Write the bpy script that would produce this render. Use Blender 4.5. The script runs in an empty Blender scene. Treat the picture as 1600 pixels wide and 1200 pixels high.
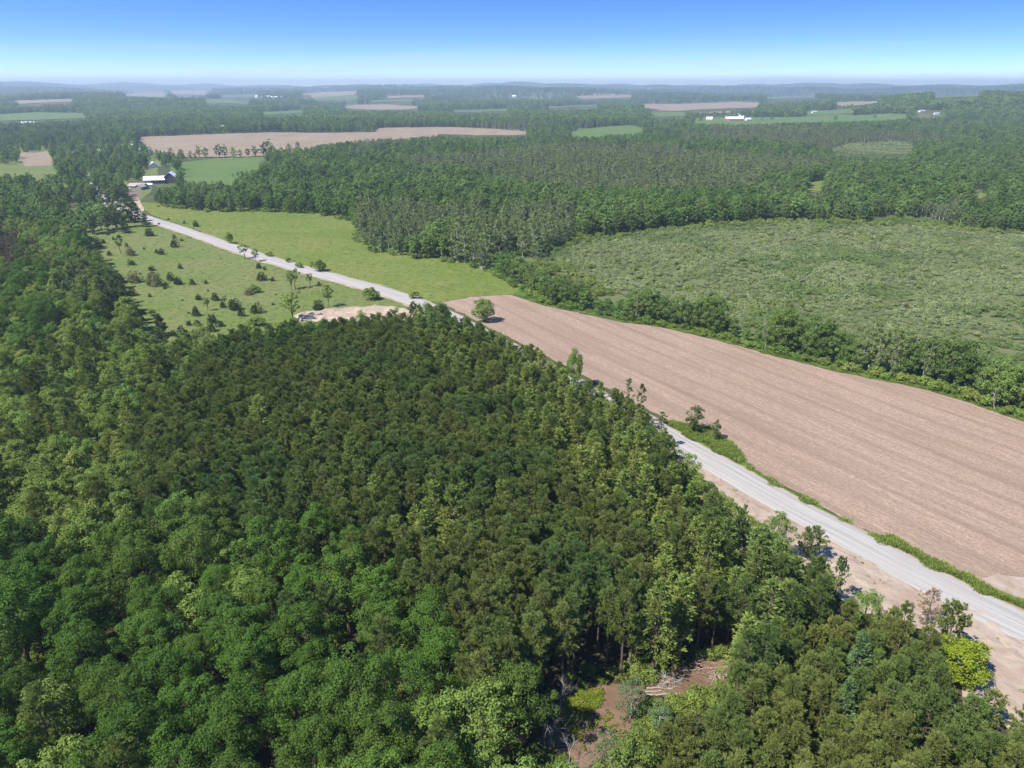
import bpy, bmesh, math, random
import numpy as np
from mathutils import Vector, geometry

# ------------------------------------------------------------------ camera, sky, sun, exposure
SC = bpy.context.scene
COL = SC.collection
CAM_H, F_PX, HORIZON = 85.0, 1121.0, 134.0
PITCH = math.atan((600 - HORIZON) / F_PX)
cam_data = bpy.data.cameras.new('camera')
cam_data.sensor_width = 36.0
cam_data.lens = 36.0 * F_PX / 1600.0
cam_data.clip_start = 1.0
cam_data.clip_end = 80000.0
cam = bpy.data.objects.new('camera', cam_data)
cam.location = (0, 0, CAM_H)
cam.rotation_euler = (math.pi / 2 - PITCH, 0, 0)
COL.objects.link(cam)
SC.camera = cam

SUN_ELEV, SUN_AZ = math.radians(53), math.radians(-122)     # azimuth from +Y, clockwise seen from above
world = bpy.data.worlds.new('World'); SC.world = world; world.use_nodes = True
wn, wl = world.node_tree.nodes, world.node_tree.links
bg = wn['Background']
sky = wn.new('ShaderNodeTexSky'); sky.sky_type = 'NISHITA'; sky.sun_disc = False
sky.sun_elevation = SUN_ELEV; sky.sun_rotation = SUN_AZ
sky.air_density = 1.0; sky.dust_density = 0.0; sky.ozone_density = 3.0; sky.altitude = 200
tc = wn.new('ShaderNodeTexCoord'); mp = wn.new('ShaderNodeMapping'); mp.inputs['Scale'].default_value = (1, 1, 3.9)
nz = wn.new('ShaderNodeVectorMath'); nz.operation = 'NORMALIZE'
hs = wn.new('ShaderNodeHueSaturation'); hs.inputs['Saturation'].default_value = 1.25; hs.inputs['Value'].default_value = 1.0
wl.new(tc.outputs['Generated'], mp.inputs['Vector']); wl.new(mp.outputs['Vector'], nz.inputs[0])
wl.new(nz.outputs['Vector'], sky.inputs['Vector']); wl.new(sky.outputs['Color'], hs.inputs['Color'])
tint = wn.new('ShaderNodeMix'); tint.data_type = 'RGBA'; tint.blend_type = 'MULTIPLY'; tint.inputs[0].default_value = 1.0; tint.inputs[7].default_value = (.93, .965, 1.17, 1)
wl.new(hs.outputs['Color'], tint.inputs[6])
# thin streaks of cloud lying along the horizon all round
cmap = wn.new('ShaderNodeMapping'); cmap.inputs['Scale'].default_value = (2.2, 2.2, 60); wl.new(tc.outputs['Generated'], cmap.inputs['Vector'])
cn = wn.new('ShaderNodeTexNoise'); cn.inputs['Scale'].default_value = 1.0; cn.inputs['Detail'].default_value = 5; cn.inputs['Roughness'].default_value = .6; wl.new(cmap.outputs[0], cn.inputs['Vector'])
cr = wn.new('ShaderNodeMapRange'); cr.interpolation_type = 'SMOOTHSTEP'; cr.inputs['From Min'].default_value = .46; cr.inputs['From Max'].default_value = .72; cr.inputs['To Max'].default_value = .5; wl.new(cn.outputs['Fac'], cr.inputs['Value'])
sz = wn.new('ShaderNodeSeparateXYZ'); wl.new(tc.outputs['Generated'], sz.inputs[0])
ce = wn.new('ShaderNodeMapRange'); ce.interpolation_type = 'SMOOTHSTEP'; ce.inputs['From Min'].default_value = .07; ce.inputs['From Max'].default_value = .012; wl.new(sz.outputs['Z'], ce.inputs['Value'])
cm = wn.new('ShaderNodeMath'); cm.operation = 'MULTIPLY'; wl.new(cr.outputs[0], cm.inputs[0]); wl.new(ce.outputs[0], cm.inputs[1])
cmix = wn.new('ShaderNodeMix'); cmix.data_type = 'RGBA'; cmix.inputs[7].default_value = (4.0, 4.25, 4.5, 1)
wl.new(cm.outputs[0], cmix.inputs[0]); wl.new(tint.outputs[2], cmix.inputs[6]); wl.new(cmix.outputs[2], bg.inputs['Color'])
bg.inputs['Strength'].default_value = 0.11

sun_data = bpy.data.lights.new('sun', 'SUN'); sun_data.energy = 4.7; sun_data.angle = math.radians(0.53)
sun_data.color = (1.0, 0.955, 0.88)
sun = bpy.data.objects.new('sun', sun_data); COL.objects.link(sun)
sdir = Vector((math.sin(SUN_AZ) * math.cos(SUN_ELEV), math.cos(SUN_AZ) * math.cos(SUN_ELEV), math.sin(SUN_ELEV)))
sun.rotation_euler = sdir.to_track_quat('Z', 'Y').to_euler()
sun.location = (-200, -100, 400)

SC.view_settings.view_transform = 'Standard'; SC.view_settings.look = 'None'
SC.view_settings.exposure = 0.95; SC.view_settings.gamma = 1.0; SC.view_settings.use_curve_mapping = False
SC.render.engine = 'CYCLES'
cy = SC.cycles
cy.max_bounces = 6; cy.diffuse_bounces = 4; cy.glossy_bounces = 2; cy.transmission_bounces = 3; cy.volume_bounces = 0; cy.use_adaptive_sampling = True; cy.adaptive_threshold = .02
cy.use_denoising = True
try:
    cy.denoiser = 'OPENIMAGEDENOISE'; cy.denoising_input_passes = 'RGB_ALBEDO_NORMAL'; cy.denoising_prefilter = 'ACCURATE'
except Exception:
    pass
cy.caustics_reflective = False; cy.caustics_refractive = False

# ------------------------------------------------------------------ pixels, terrain height
rng = np.random.default_rng(7)
CP, SP = math.cos(PITCH), math.sin(PITCH)

def ss(a, b, x):
    t = np.clip((x - a) / (b - a), 0, 1)
    return t * t * (3 - 2 * t)

def height(x, y):
    x = np.asarray(x, float); y = np.asarray(y, float)
    r = np.hypot(x, y)
    s = ss(1350, 3600, r)
    roll = 13 * np.sin(x / 640 + 1.3) * np.sin(y / 820 + .4) + 8 * np.sin(x / 290 + y / 430) + 5 * np.sin(x / 170 - y / 250 + 2)
    h = s * (8 + roll * (0.6 + r / 9000))
    rid = 56 + 15 * np.sin(x / 1500 + .6) + 10 * np.sin(x / 610 + y / 2300 + 1) + 5 * np.sin(x / 260 + 2.2)
    h = h + ss(6000, 11500, r) * rid
    h = h + ss(3800, 5600, r) * 26 * (0.5 + 0.5 * np.sin(x / 900 + 2.4))
    for gx, gy, sx, sy, a in ((1330, 2350, 330, 380, 42), (2000, 2300, 520, 420, 44), (1750, 1750, 330, 300, 20)):
        h = h + a * np.exp(-((x - gx) / sx) ** 2 - ((y - gy) / sy) ** 2)
    return h

def ray(x, y):
    v = (y - 600) / F_PX
    return np.array([(x - 800) / F_PX, CP - v * SP, -(SP + v * CP)])

def w0(x, y, z=0.0):
    d = ray(x, y); t = (CAM_H - z) / -d[2]
    return d[0] * t, d[1] * t

def wt(x, y):
    """the ground under a pixel, hills included"""
    d = ray(x, y); t = np.concatenate([np.arange(40, 1400, 4.0), np.arange(1400, 16000, 8.0)])
    P = d[None] * t[:, None]; z = CAM_H + P[:, 2]
    k = np.nonzero(z <= height(P[:, 0], P[:, 1]))[0]
    i = k[0] if len(k) else len(t) - 1
    return float(P[i, 0]), float(P[i, 1])

def topx(X, Y, Z):
    dz = np.asarray(Z) - CAM_H
    c = Y * CP - dz * SP; up = Y * SP + dz * CP
    return 800 + F_PX * X / c, 600 - F_PX * up / c, c

def pip(poly, x, y):
    x = np.asarray(x, float); y = np.asarray(y, float); ins = np.zeros(x.shape, bool)
    n = len(poly)
    for i in range(n):
        x1, y1 = poly[i]; x2, y2 = poly[(i + 1) % n]
        if y1 == y2: continue
        c = ((y1 > y) != (y2 > y)) & (x < (x2 - x1) * (y - y1) / (y2 - y1) + x1)
        ins ^= c
    return ins

# ------------------------------------------------------------------ materials
def newmat(name):
    m = bpy.data.materials.new(name); m.use_nodes = True
    nt = m.node_tree; return m, nt.nodes, nt.links, nt.nodes['Principled BSDF']

def mixc(N, L, f, a, b, blend='MIX'):
    n = N.new('ShaderNodeMix'); n.data_type = 'RGBA'; n.blend_type = blend; n.clamp_factor = True
    for s, v in ((n.inputs[0], f), (n.inputs[6], a), (n.inputs[7], b)):
        if isinstance(v, bpy.types.NodeSocket): L.new(v, s)
        elif isinstance(v, (tuple, list)): s.default_value = (*v[:3], 1)
        else: s.default_value = v
    return n.outputs[2]

def math_n(N, L, op, a, b=0.0, clamp=False):
    n = N.new('ShaderNodeMath'); n.operation = op; n.use_clamp = clamp
    for s, v in ((n.inputs[0], a), (n.inputs[1], b)):
        if isinstance(v, bpy.types.NodeSocket): L.new(v, s)
        else: s.default_value = v
    return n.outputs[0]

def noise(N, L, vec, scale, detail=3.0, rough=.55, dist=0.0):
    n = N.new('ShaderNodeTexNoise'); n.inputs['Scale'].default_value = scale
    n.inputs['Detail'].default_value = detail; n.inputs['Roughness'].default_value = rough; n.inputs['Distortion'].default_value = dist
    L.new(vec, n.inputs['Vector']); return n.outputs['Fac']

def ramp(N, L, fac, lo, hi):
    n = N.new('ShaderNodeMapRange'); n.interpolation_type = 'SMOOTHSTEP'
    n.inputs['From Min'].default_value = lo; n.inputs['From Max'].default_value = hi
    L.new(fac, n.inputs['Value']); return n.outputs['Result']

def pos(N, L, scale=(1, 1, 1), rot=0.0):
    g = N.new('ShaderNodeNewGeometry'); m = N.new('ShaderNodeMapping')
    m.inputs['Scale'].default_value = scale; m.inputs['Rotation'].default_value = (0, 0, rot)
    r = N.new('ShaderNodeMapping'); r.inputs['Rotation'].default_value = (0, 0, rot)
    L.new(g.outputs['Position'], r.inputs['Vector'])
    m.inputs['Rotation'].default_value = (0, 0, 0)
    L.new(r.outputs['Vector'], m.inputs['Vector']); return m.outputs['Vector']

def bump(N, L, fac, strength, dist, bsdf):
    b = N.new('ShaderNodeBump'); b.inputs['Strength'].default_value = strength; b.inputs['Distance'].default_value = dist
    L.new(fac, b.inputs['Height']); L.new(b.outputs['Normal'], bsdf.inputs['Normal'])

def foliage(name, a, b, c, trans=.28, patch=.018, rough=.7, spec=.08, leafvar=.45, plo=.48, phi=.62, tv=.36):
    """a to b from tree to tree, c in patches of the wood, each leaf a little lighter or darker"""
    m, N, L, B = newmat(name)
    oi = N.new('ShaderNodeObjectInfo'); g = N.new('ShaderNodeNewGeometry')
    col = mixc(N, L, oi.outputs['Random'], a, b)
    pn = noise(N, L, oi.outputs['Location'], patch, 2.0)
    col = mixc(N, L, ramp(N, L, pn, plo, phi), col, c)
    v = math_n(N, L, 'MULTIPLY_ADD', g.outputs['Random Per Island'], leafvar)
    v.node.inputs[2].default_value = 1 - leafvar / 2
    r2 = math_n(N, L, 'FRACT', math_n(N, L, 'MULTIPLY', oi.outputs['Random'], 17.31))
    v2 = math_n(N, L, 'MULTIPLY_ADD', r2, tv); v2.node.inputs[2].default_value = 1 - tv / 2
    vv = math_n(N, L, 'MULTIPLY', v, v2)
    cc = N.new('ShaderNodeCombineColor')
    for i in range(3): L.new(vv, cc.inputs[i])
    col = mixc(N, L, 1.0, col, cc.outputs[0], 'MULTIPLY')
    L.new(col, B.inputs['Base Color']); B.inputs['Roughness'].default_value = rough
    B.inputs['Specular IOR Level'].default_value = spec
    t = N.new('ShaderNodeBsdfTranslucent'); L.new(mixc(N, L, 1.0, col, (1.0, 1.08, .6), 'MULTIPLY'), t.inputs['Color'])
    ms = N.new('ShaderNodeMixShader'); ms.inputs[0].default_value = trans
    L.new(B.outputs[0], ms.inputs[1]); L.new(t.outputs[0], ms.inputs[2])
    L.new(ms.outputs[0], N['Material Output'].inputs['Surface'])
    return m

def plain(name, col, rough=.8, var=.25, scale=2.0, spec=.3):
    m, N, L, B = newmat(name)
    n = noise(N, L, pos(N, L), scale, 4)
    dark = tuple(v * (1 - var) for v in col); light = tuple(min(1, v * (1 + var)) for v in col)
    L.new(mixc(N, L, n, dark, light), B.inputs['Base Color'])
    B.inputs['Roughness'].default_value = rough; B.inputs['Specular IOR Level'].default_value = spec
    return m

M = {}
M['red_pine'] = foliage('red_pine_needles', (0.153, 0.203, 0.050), (0.181, 0.210, 0.056), (0.122, 0.194, 0.052), .36, .03)
M['white_pine'] = foliage('white_pine_needles', (0.201, 0.262, 0.061), (0.249, 0.288, 0.068), (0.169, 0.240, 0.066), .36, .03)
M['broadleaf'] = foliage('broadleaf_leaves', (0.077, 0.154, 0.023), (0.104, 0.172, 0.029), (0.133, 0.190, 0.038), .35, .02)
M['light_leaf'] = foliage('light_green_leaves', (0.158, 0.243, 0.047), (0.192, 0.266, 0.056), (0.124, 0.209, 0.045), .3, .02)
M['mixed_leaf'] = foliage('mixed_wood_leaves', (0.169, 0.232, 0.047), (0.215, 0.258, 0.059), (0.133, 0.201, 0.043), .3, .02)
M['hedge'] = foliage('hedgerow_leaves', (0.099, 0.167, 0.038), (0.130, 0.192, 0.050), (0.158, 0.232, 0.052), .3, .03)
M['wood_far'] = foliage('woodland_leaves', (.095, .175, .036), (.165, .235, .054), (.155, .228, .060), .38, .006, .7, .05, tv=.7)
M['wood_pale'] = foliage('pale_woodland_leaves', (.150, .200, .068), (.185, .222, .076), (.165, .195, .080), .38, .006, .7, .05, tv=.5)
M['young_pine'] = foliage('young_pine_needles', (0.198, 0.232, 0.059), (0.232, 0.251, 0.068), (0.164, 0.226, 0.059), .4, .06)
M['juniper'] = foliage('juniper_needles', (0.075, 0.099, 0.034), (0.096, 0.119, 0.043), (0.085, 0.113, 0.038), .2, .05)
M['dark_pine'] = foliage('dark_pine_needles', (.092, .132, .048), (.120, .152, .056), (.105, .14, .05), .28, .05)
M['brown_pine'] = foliage('brownish_pine_needles', (0.153, 0.136, 0.068), (0.175, 0.149, 0.079), (0.158, 0.141, 0.073), .25, .05)
M['marsh_leaf'] = foliage('marsh_shrub_leaves', (0.243, 0.292, 0.127), (0.296, 0.325, 0.158), (0.181, 0.246, 0.088), .38, .02, .7, .06)
M['yellow_leaf'] = foliage('yellow_green_leaves', (0.215, 0.271, 0.020), (0.226, 0.282, 0.025), (0.215, 0.271, 0.023), .35)
M['blue_needle'] = foliage('blue_green_needles', (0.169, 0.266, 0.096), (0.175, 0.271, 0.102), (0.169, 0.266, 0.096), .34)
M['dry_needle'] = foliage('dry_tan_needles', (0.339, 0.226, 0.136), (0.340, 0.249, 0.147), (0.339, 0.226, 0.136), .2)
M['aspen_leaf'] = foliage('pale_aspen_leaves', (0.119, 0.186, 0.079), (0.136, 0.203, 0.090), (0.124, 0.192, 0.079), .3)
M['grass_blade'] = foliage('grass_blades', (0.186, 0.254, 0.051), (0.220, 0.271, 0.068), (0.203, 0.260, 0.056), .3, .05)
M['cover_leaf'] = foliage('ground_cover_leaves', (0.192, 0.226, 0.028), (0.226, 0.249, 0.034), (0.169, 0.215, 0.028), .3, .2)
M['bark'] = plain('bark', (.115, .088, .066), .9, .35, 3.0)
M['pine_bark'] = plain('pine_bark', (.130, .100, .078), .9, .35, 3.0)
M['pale_bark'] = plain('pale_bark', (.42, .40, .36), .85, .2, 2.0)
M['dead_wood'] = plain('weathered_dead_wood', (.27, .25, .225), .85, .25, 3.0)
M['log'] = plain('bleached_log', (.30, .255, .205), .85, .25, 3.0)

def ground_mat():
    m, N, L, B = newmat('countryside_ground'); p = pos(N, L)
    n1 = noise(N, L, p, .012, 4); n2 = noise(N, L, p, .22, 4); n3 = noise(N, L, p, .0016, 5, .6)
    c = mixc(N, L, ramp(N, L, n1, .42, .6), (.050, .060, .022), (.075, .105, .030))
    c = mixc(N, L, ramp(N, L, n2, .45, .7), c, (.085, .070, .040))
    c = mixc(N, L, math_n(N, L, 'MULTIPLY', ramp(N, L, n3, .56, .64), .45), c, (.150, .165, .070))
    L.new(c, B.inputs['Base Color']); B.inputs['Roughness'].default_value = 1; B.inputs['Specular IOR Level'].default_value = .1
    bump(N, L, n2, .5, .6, B); return m

def meadow_mat(name, a, b, c, s=1.0):
    m, N, L, B = newmat(name); p = pos(N, L)
    n1 = noise(N, L, p, .02 * s, 4, .6); n2 = noise(N, L, p, .3, 5, .65); n3 = noise(N, L, p, .075, 3, .6, .6)
    col = mixc(N, L, ramp(N, L, n1, .38, .62), a, b)
    col = mixc(N, L, math_n(N, L, 'MULTIPLY', ramp(N, L, n3, .55, .72), .7), col, c)
    col = mixc(N, L, ramp(N, L, n2, .44, .62), col, mixc(N, L, .42, col, (.05, .085, .02)))
    L.new(col, B.inputs['Base Color']); B.inputs['Roughness'].default_value = 1; B.inputs['Specular IOR Level'].default_value = .1
    bump(N, L, n2, .8, .35, B); return m

def soil_mat(name, a, b, c, rot, rows=1.0, fine=1.0):
    """worked soil: rows along one direction, pale crop residue, broad lighter and darker swathes"""
    m, N, L, B = newmat(name)
    p = pos(N, L, (1, 1, 1), rot)
    strk = noise(N, L, pos(N, L, (.30, 2.0, 1), rot), 1.0 * fine, 3, .65)
    strk2 = noise(N, L, pos(N, L, (.03, .55, 1), rot), 1.0, 3, .6)
    swath = noise(N, L, pos(N, L, (.008, .09, 1), rot), 1.0, 3, .6)
    big = noise(N, L, p, .016, 3); grain = noise(N, L, p, 1.3, 4, .75)
    col = mixc(N, L, ramp(N, L, big, .35, .65), a, b)
    col = mixc(N, L, math_n(N, L, 'MULTIPLY', ramp(N, L, strk, .44, .66), .48 * rows), col, c)
    col = mixc(N, L, math_n(N, L, 'MULTIPLY', ramp(N, L, strk2, .46, .64), .38 * rows), col, tuple(v * .72 for v in a))
    col = mixc(N, L, math_n(N, L, 'MULTIPLY', ramp(N, L, swath, .52, .64), .30), col, tuple(v * .66 for v in a))
    col = mixc(N, L, math_n(N, L, 'MULTIPLY', ramp(N, L, grain, .42, .62), .55), col, tuple(v * .66 for v in a))
    wv = N.new('ShaderNodeTexWave'); wv.bands_direction = 'Y'; wv.inputs['Scale'].default_value = .035; wv.inputs['Distortion'].default_value = 1.2; wv.inputs['Detail'].default_value = 2.0; wv.inputs['Detail Scale'].default_value = .4
    L.new(p, wv.inputs['Vector']); col = mixc(N, L, math_n(N, L, 'MULTIPLY', ramp(N, L, wv.outputs['Fac'], .78, .97), .32 * rows), col, tuple(v * .62 for v in a))
    damp = noise(N, L, p, .035, 4, .6, .5); col = mixc(N, L, math_n(N, L, 'MULTIPLY', ramp(N, L, damp, .55, .72), .35 * rows), col, (a[0] * .78, a[1] * .82, a[2] * .72))
    L.new(col, B.inputs['Base Color']); B.inputs['Roughness'].default_value = 1; B.inputs['Specular IOR Level'].default_value = .1
    bump(N, L, strk, .7, .18, B); return m

def gravel_mat():
    m, N, L, B = newmat('pale_gravel')
    uv = N.new('ShaderNodeUVMap')
    mpn = N.new('ShaderNodeMapping'); mpn.inputs['Scale'].default_value = (9.0, .02, 1); L.new(uv.outputs[0], mpn.inputs['Vector'])
    tr = noise(N, L, mpn.outputs[0], 1.0, 3, .6)
    mp2 = N.new('ShaderNodeMapping'); mp2.inputs['Scale'].default_value = (30, .06, 1); L.new(uv.outputs[0], mp2.inputs['Vector'])
    tr2 = noise(N, L, mp2.outputs[0], 1.0, 2, .6)
    p = pos(N, L); g = noise(N, L, p, 3.0, 4, .7); b = noise(N, L, p, .12, 3)
    c = mixc(N, L, ramp(N, L, tr, .35, .65), (0.276, 0.256, 0.233), (0.365, 0.343, 0.310))
    c = mixc(N, L, math_n(N, L, 'MULTIPLY', ramp(N, L, tr2, .5, .7), .5), c, (0.386, 0.367, 0.336))
    c = mixc(N, L, math_n(N, L, 'MULTIPLY', ramp(N, L, g, .45, .75), .4), c, (0.234, 0.216, 0.193))
    c = mixc(N, L, math_n(N, L, 'MULTIPLY', ramp(N, L, b, .5, .7), .3), c, (0.317, 0.280, 0.236))
    L.new(c, B.inputs['Base Color']); B.inputs['Roughness'].default_value = .95; B.inputs['Specular IOR Level'].default_value = .15
    bump(N, L, g, .4, .06, B); return m

def sand_mat(name, a, b, c):
    m, N, L, B = newmat(name); p = pos(N, L)
    n1 = noise(N, L, p, .12, 4, .6, .8); n2 = noise(N, L, p, .7, 5, .7); n3 = noise(N, L, pos(N, L, (.05, .6, 1), .95), 1.0, 4, .6, .4)
    col = mixc(N, L, ramp(N, L, n1, .4, .62), a, b)
    col = mixc(N, L, math_n(N, L, 'MULTIPLY', ramp(N, L, n3, .5, .7), .55), col, c)
    col = mixc(N, L, math_n(N, L, 'MULTIPLY', ramp(N, L, n2, .5, .75), .5), col, tuple(v * .62 for v in a))
    L.new(col, B.inputs['Base Color']); B.inputs['Roughness'].default_value = 1; B.inputs['Specular IOR Level'].default_value = .1
    bump(N, L, n2, .8, .25, B); return m

M['ground'] = ground_mat()
M['meadow_west'] = meadow_mat('old_meadow', (0.114, 0.148, 0.036), (0.141, 0.156, 0.052), (0.163, 0.163, 0.068))
M['meadow_east'] = meadow_mat('hay_meadow', (.112, .150, .026), (.146, .166, .040), (.185, .178, .064), .8)
M['crop'] = meadow_mat('green_crop', (.085, .140, .034), (.105, .150, .042), (.130, .155, .055))
M['marsh'] = meadow_mat('marsh_ground', (.095, .112, .042), (.125, .135, .058), (.150, .150, .07))
M['soil'] = soil_mat('worked_soil', (.268, .190, .136), (.298, .215, .158), (.43, .33, .24), math.radians(58))
M['soil_far'] = soil_mat('far_worked_soil', (0.239, 0.179, 0.122), (0.281, 0.217, 0.144), (0.350, 0.281, 0.198), math.radians(100), .5, .4)
M['soil_ring'] = plain('dark_ring_soil', (0.160, 0.110, 0.084), 1, .2, .2)
M['gravel'] = gravel_mat()
M['sand'] = sand_mat('sandy_verge', (0.281, 0.209, 0.156), (0.334, 0.262, 0.201), (0.380, 0.319, 0.266))
M['bank'] = sand_mat('dug_sand', (0.319, 0.243, 0.175), (0.380, 0.304, 0.228), (0.410, 0.342, 0.266))
M['verge'] = meadow_mat('green_verge', (0.065, 0.125, 0.017), (0.095, 0.141, 0.027), (0.152, 0.144, 0.061), 5)
M['litter'] = sand_mat('needle_litter', (0.137, 0.087, 0.057), (0.175, 0.114, 0.076), (0.213, 0.160, 0.114))
M['floor'] = sand_mat('forest_floor', (0.053, 0.042, 0.024), (0.042, 0.049, 0.019), (0.068, 0.053, 0.034))

# ------------------------------------------------------------------ object helpers
def tag(o, label=None, cat=None, group=None, kind=None):
    if label: o['label'] = label
    if cat: o['category'] = cat
    if group: o['group'] = group
    if kind: o['kind'] = kind
    return o

def link(name, data, parent=None):
    o = bpy.data.objects.new(name, data); COL.objects.link(o)
    if parent is not None: o.parent = parent
    return o

def quad_mesh(name, Q, mats, mi=None):
    """Q: (n,4,3) quads, every quad its own island"""
    Q = np.asarray(Q, np.float32); n = len(Q)
    me = bpy.data.meshes.new(name)
    me.vertices.add(n * 4); me.loops.add(n * 4); me.polygons.add(n)
    me.vertices.foreach_set('co', Q.reshape(-1))
    me.loops.foreach_set('vertex_index', np.arange(n * 4, dtype=np.int32))
    me.polygons.foreach_set('loop_start', np.arange(0, n * 4, 4, dtype=np.int32))
    for m in mats: me.materials.append(m)
    if mi is not None: me.polygons.foreach_set('material_index', np.asarray(mi, np.int32))
    me.update(calc_edges=True); return me

def bm_mesh(name, bm, mats):
    me = bpy.data.meshes.new(name); bm.to_mesh(me); bm.free()
    for m in (mats if isinstance(mats, (list, tuple)) else [mats]): me.materials.append(m)
    return me

def sheet(name, pts, z, mat, label, cat, jit=0.0, seg=None, grid=None, kind='structure', follow=False, relief=0.0):
    """a ground sheet from an outline in metres, its edge broken up a little"""
    P = [np.array(p, float) for p in pts]; out = []
    r = np.random.default_rng(len(name) * 31 + len(pts))
    for a, b in zip(P, P[1:] + P[:1]):
        L = np.linalg.norm(b - a); k = max(1, int(L / seg)) if seg else 1
        nrm = np.array([-(b - a)[1], (b - a)[0]]) / max(L, 1e-6)
        for i in range(k):
            out.append(a + (b - a) * i / k + nrm * r.normal(0, jit))
    n = len(out); V = [Vector(p) for p in out]
    if grid:
        A = np.array(out); lo, hi = A.min(0), A.max(0)
        gx, gy = np.meshgrid(np.arange(lo[0], hi[0], grid), np.arange(lo[1], hi[1], grid))
        gx = gx.ravel() + r.uniform(-.2, .2, gx.size) * grid; gy = gy.ravel() + r.uniform(-.2, .2, gy.size) * grid
        k = pip(out, gx, gy)
        V += [Vector((a, b)) for a, b in zip(gx[k], gy[k])]
    res = geometry.delaunay_2d_cdt(V, [], [list(range(n))], 1, 1e-4)
    co = np.array([[v.x, v.y] for v in res[0]])
    zz = np.full(len(co), float(z))
    if follow: zz += height(co[:, 0], co[:, 1])
    if relief:
        isb = np.zeros(len(co), bool)
        for i, s in enumerate(res[3]): isb[i] = any(q < n for q in s)
        zz += np.where(isb, 0, np.abs(r.normal(0, relief, len(co))))
    me = bpy.data.meshes.new(name)
    me.from_pydata([(a, b, c) for (a, b), c in zip(co, zz)], [], [f if True else f for f in res[2]])
    bm = bmesh.new(); bm.from_mesh(me); bmesh.ops.recalc_face_normals(bm, faces=bm.faces)
    if bm.faces and sum(f.normal.z for f in bm.faces) < 0: bmesh.ops.reverse_faces(bm, faces=bm.faces)
    bm.to_mesh(me); bm.free()
    me.materials.append(mat)
    o = link(name, me); tag(o, label, cat, None, kind); return o

def W(px): return [w0(x, y) for x, y in px]
def WT(px): return [wt(x, y) for x, y in px]

# ------------------------------------------------------------------ outlines seen in the photograph (pixels of the 1600 x 1200 picture)
FIELD_TOP = [(690, 473), (735, 464), (800, 461), (850, 478), (900, 488), (975, 504), (1025, 510), (1080, 522), (1150, 540), (1215, 558),
             (1275, 573), (1325, 585), (1375, 594), (1450, 610), (1500, 625), (1550, 643), (1600, 660), (1800, 735)]
FIELD_LOW = [(1800, 1035), (1600, 940), (1550, 922), (1517, 902), (1475, 885), (1440, 870), (1405, 848), (1382, 840), (1327, 815), (1300, 802), (1250, 773),
             (1212, 756), (1175, 731), (1160, 720), (1145, 701), (1130, 688), (1110, 674), (1070, 666), (1047, 658), (980, 622), (850, 555), (720, 489)]
MEADOW_W = [(215, 352), (238, 350), (290, 366), (350, 388), (400, 404), (500, 434), (560, 448), (620, 470), (668, 492), (640, 484), (560, 478), (470, 490),
            (440, 500), (410, 500), (380, 510), (330, 522), (300, 532), (250, 527), (215, 512), (203, 490), (192, 455), (205, 440), (165, 415), (140, 385), (125, 372), (180, 358)]
MEADOW_E = [(212, 318), (240, 322), (330, 331), (420, 331), (500, 336), (552, 346), (556, 372), (580, 392), (640, 403), (720, 412), (770, 436), (800, 456),
            (735, 464), (690, 473), (660, 470), (600, 448), (480, 420), (400, 395), (300, 357), (240, 337)]
MARSH = [(846, 398), (900, 374), (1000, 364), (1120, 351), (1250, 346), (1400, 351), (1500, 359), (1600, 366), (1800, 376), (1800, 640), (1600, 600),
         (1500, 585), (1400, 560), (1300, 545), (1200, 520), (1100, 490), (1000, 470), (930, 450), (880, 425), (846, 412)]
TAN = [(212, 215), (305, 211), (420, 207), (500, 208), (585, 207), (592, 200), (708, 199), (775, 202), (826, 206), (826, 210), (803, 212), (747, 212),
       (685, 210), (634, 214), (587, 215), (525, 220), (475, 229), (440, 232), (375, 236), (280, 237), (245, 230)]
CROP = [(272, 254), (320, 250), (360, 246), (430, 245), (405, 253), (405, 262), (367, 266), (384, 274), (345, 281), (280, 281), (290, 265)]
KNOLL = [(884, 209), (910, 202), (950, 198), (985, 196), (1003, 200), (1005, 206), (960, 208), (930, 211), (905, 211)]
LMEAD = [(-60, 258), (92, 257), (84, 268), (-60, 267)]
LPATCH = [(25, 241), (75, 237), (81, 246), (74, 256), (44, 257)]
RGREEN = [(1078, 191), (1090, 184), (1250, 183), (1330, 181), (1390, 178), (1432, 179), (1400, 185), (1330, 188), (1180, 191)]
RTAN = [(1000, 163), (1085, 162), (1150, 159), (1190, 161), (1180, 168), (1110, 171), (1060, 174), (1030, 173)]
RGREEN2 = [(1252, 175), (1330, 170), (1336, 177), (1262, 181)]
LTAN = [(528, 168), (560, 164), (600, 163), (662, 167), (640, 171), (560, 171)]
LTAN2 = [(468, 148), (500, 144), (560, 143), (555, 149), (490, 153)]
LGRN = [(318, 157), (350, 155), (384, 159), (400, 162), (330, 163)]
LGRN2 = [(490, 153), (560, 149), (556, 156), (492, 157)]
LTAN3 = [(262, 143), (330, 141), (322, 148), (276, 148)]
WETM = [(1325, 226), (1400, 222), (1432, 228), (1420, 242), (1330, 242), (1290, 238)]
GLADE = [(1258, 287), (1292, 282), (1290, 297), (1260, 303)]
GLADE2 = [(1508, 306), (1550, 299), (1548, 306), (1520, 313)]
YARD = [(196, 286), (238, 284), (236, 300), (228, 306), (214, 320), (196, 304)]
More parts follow.
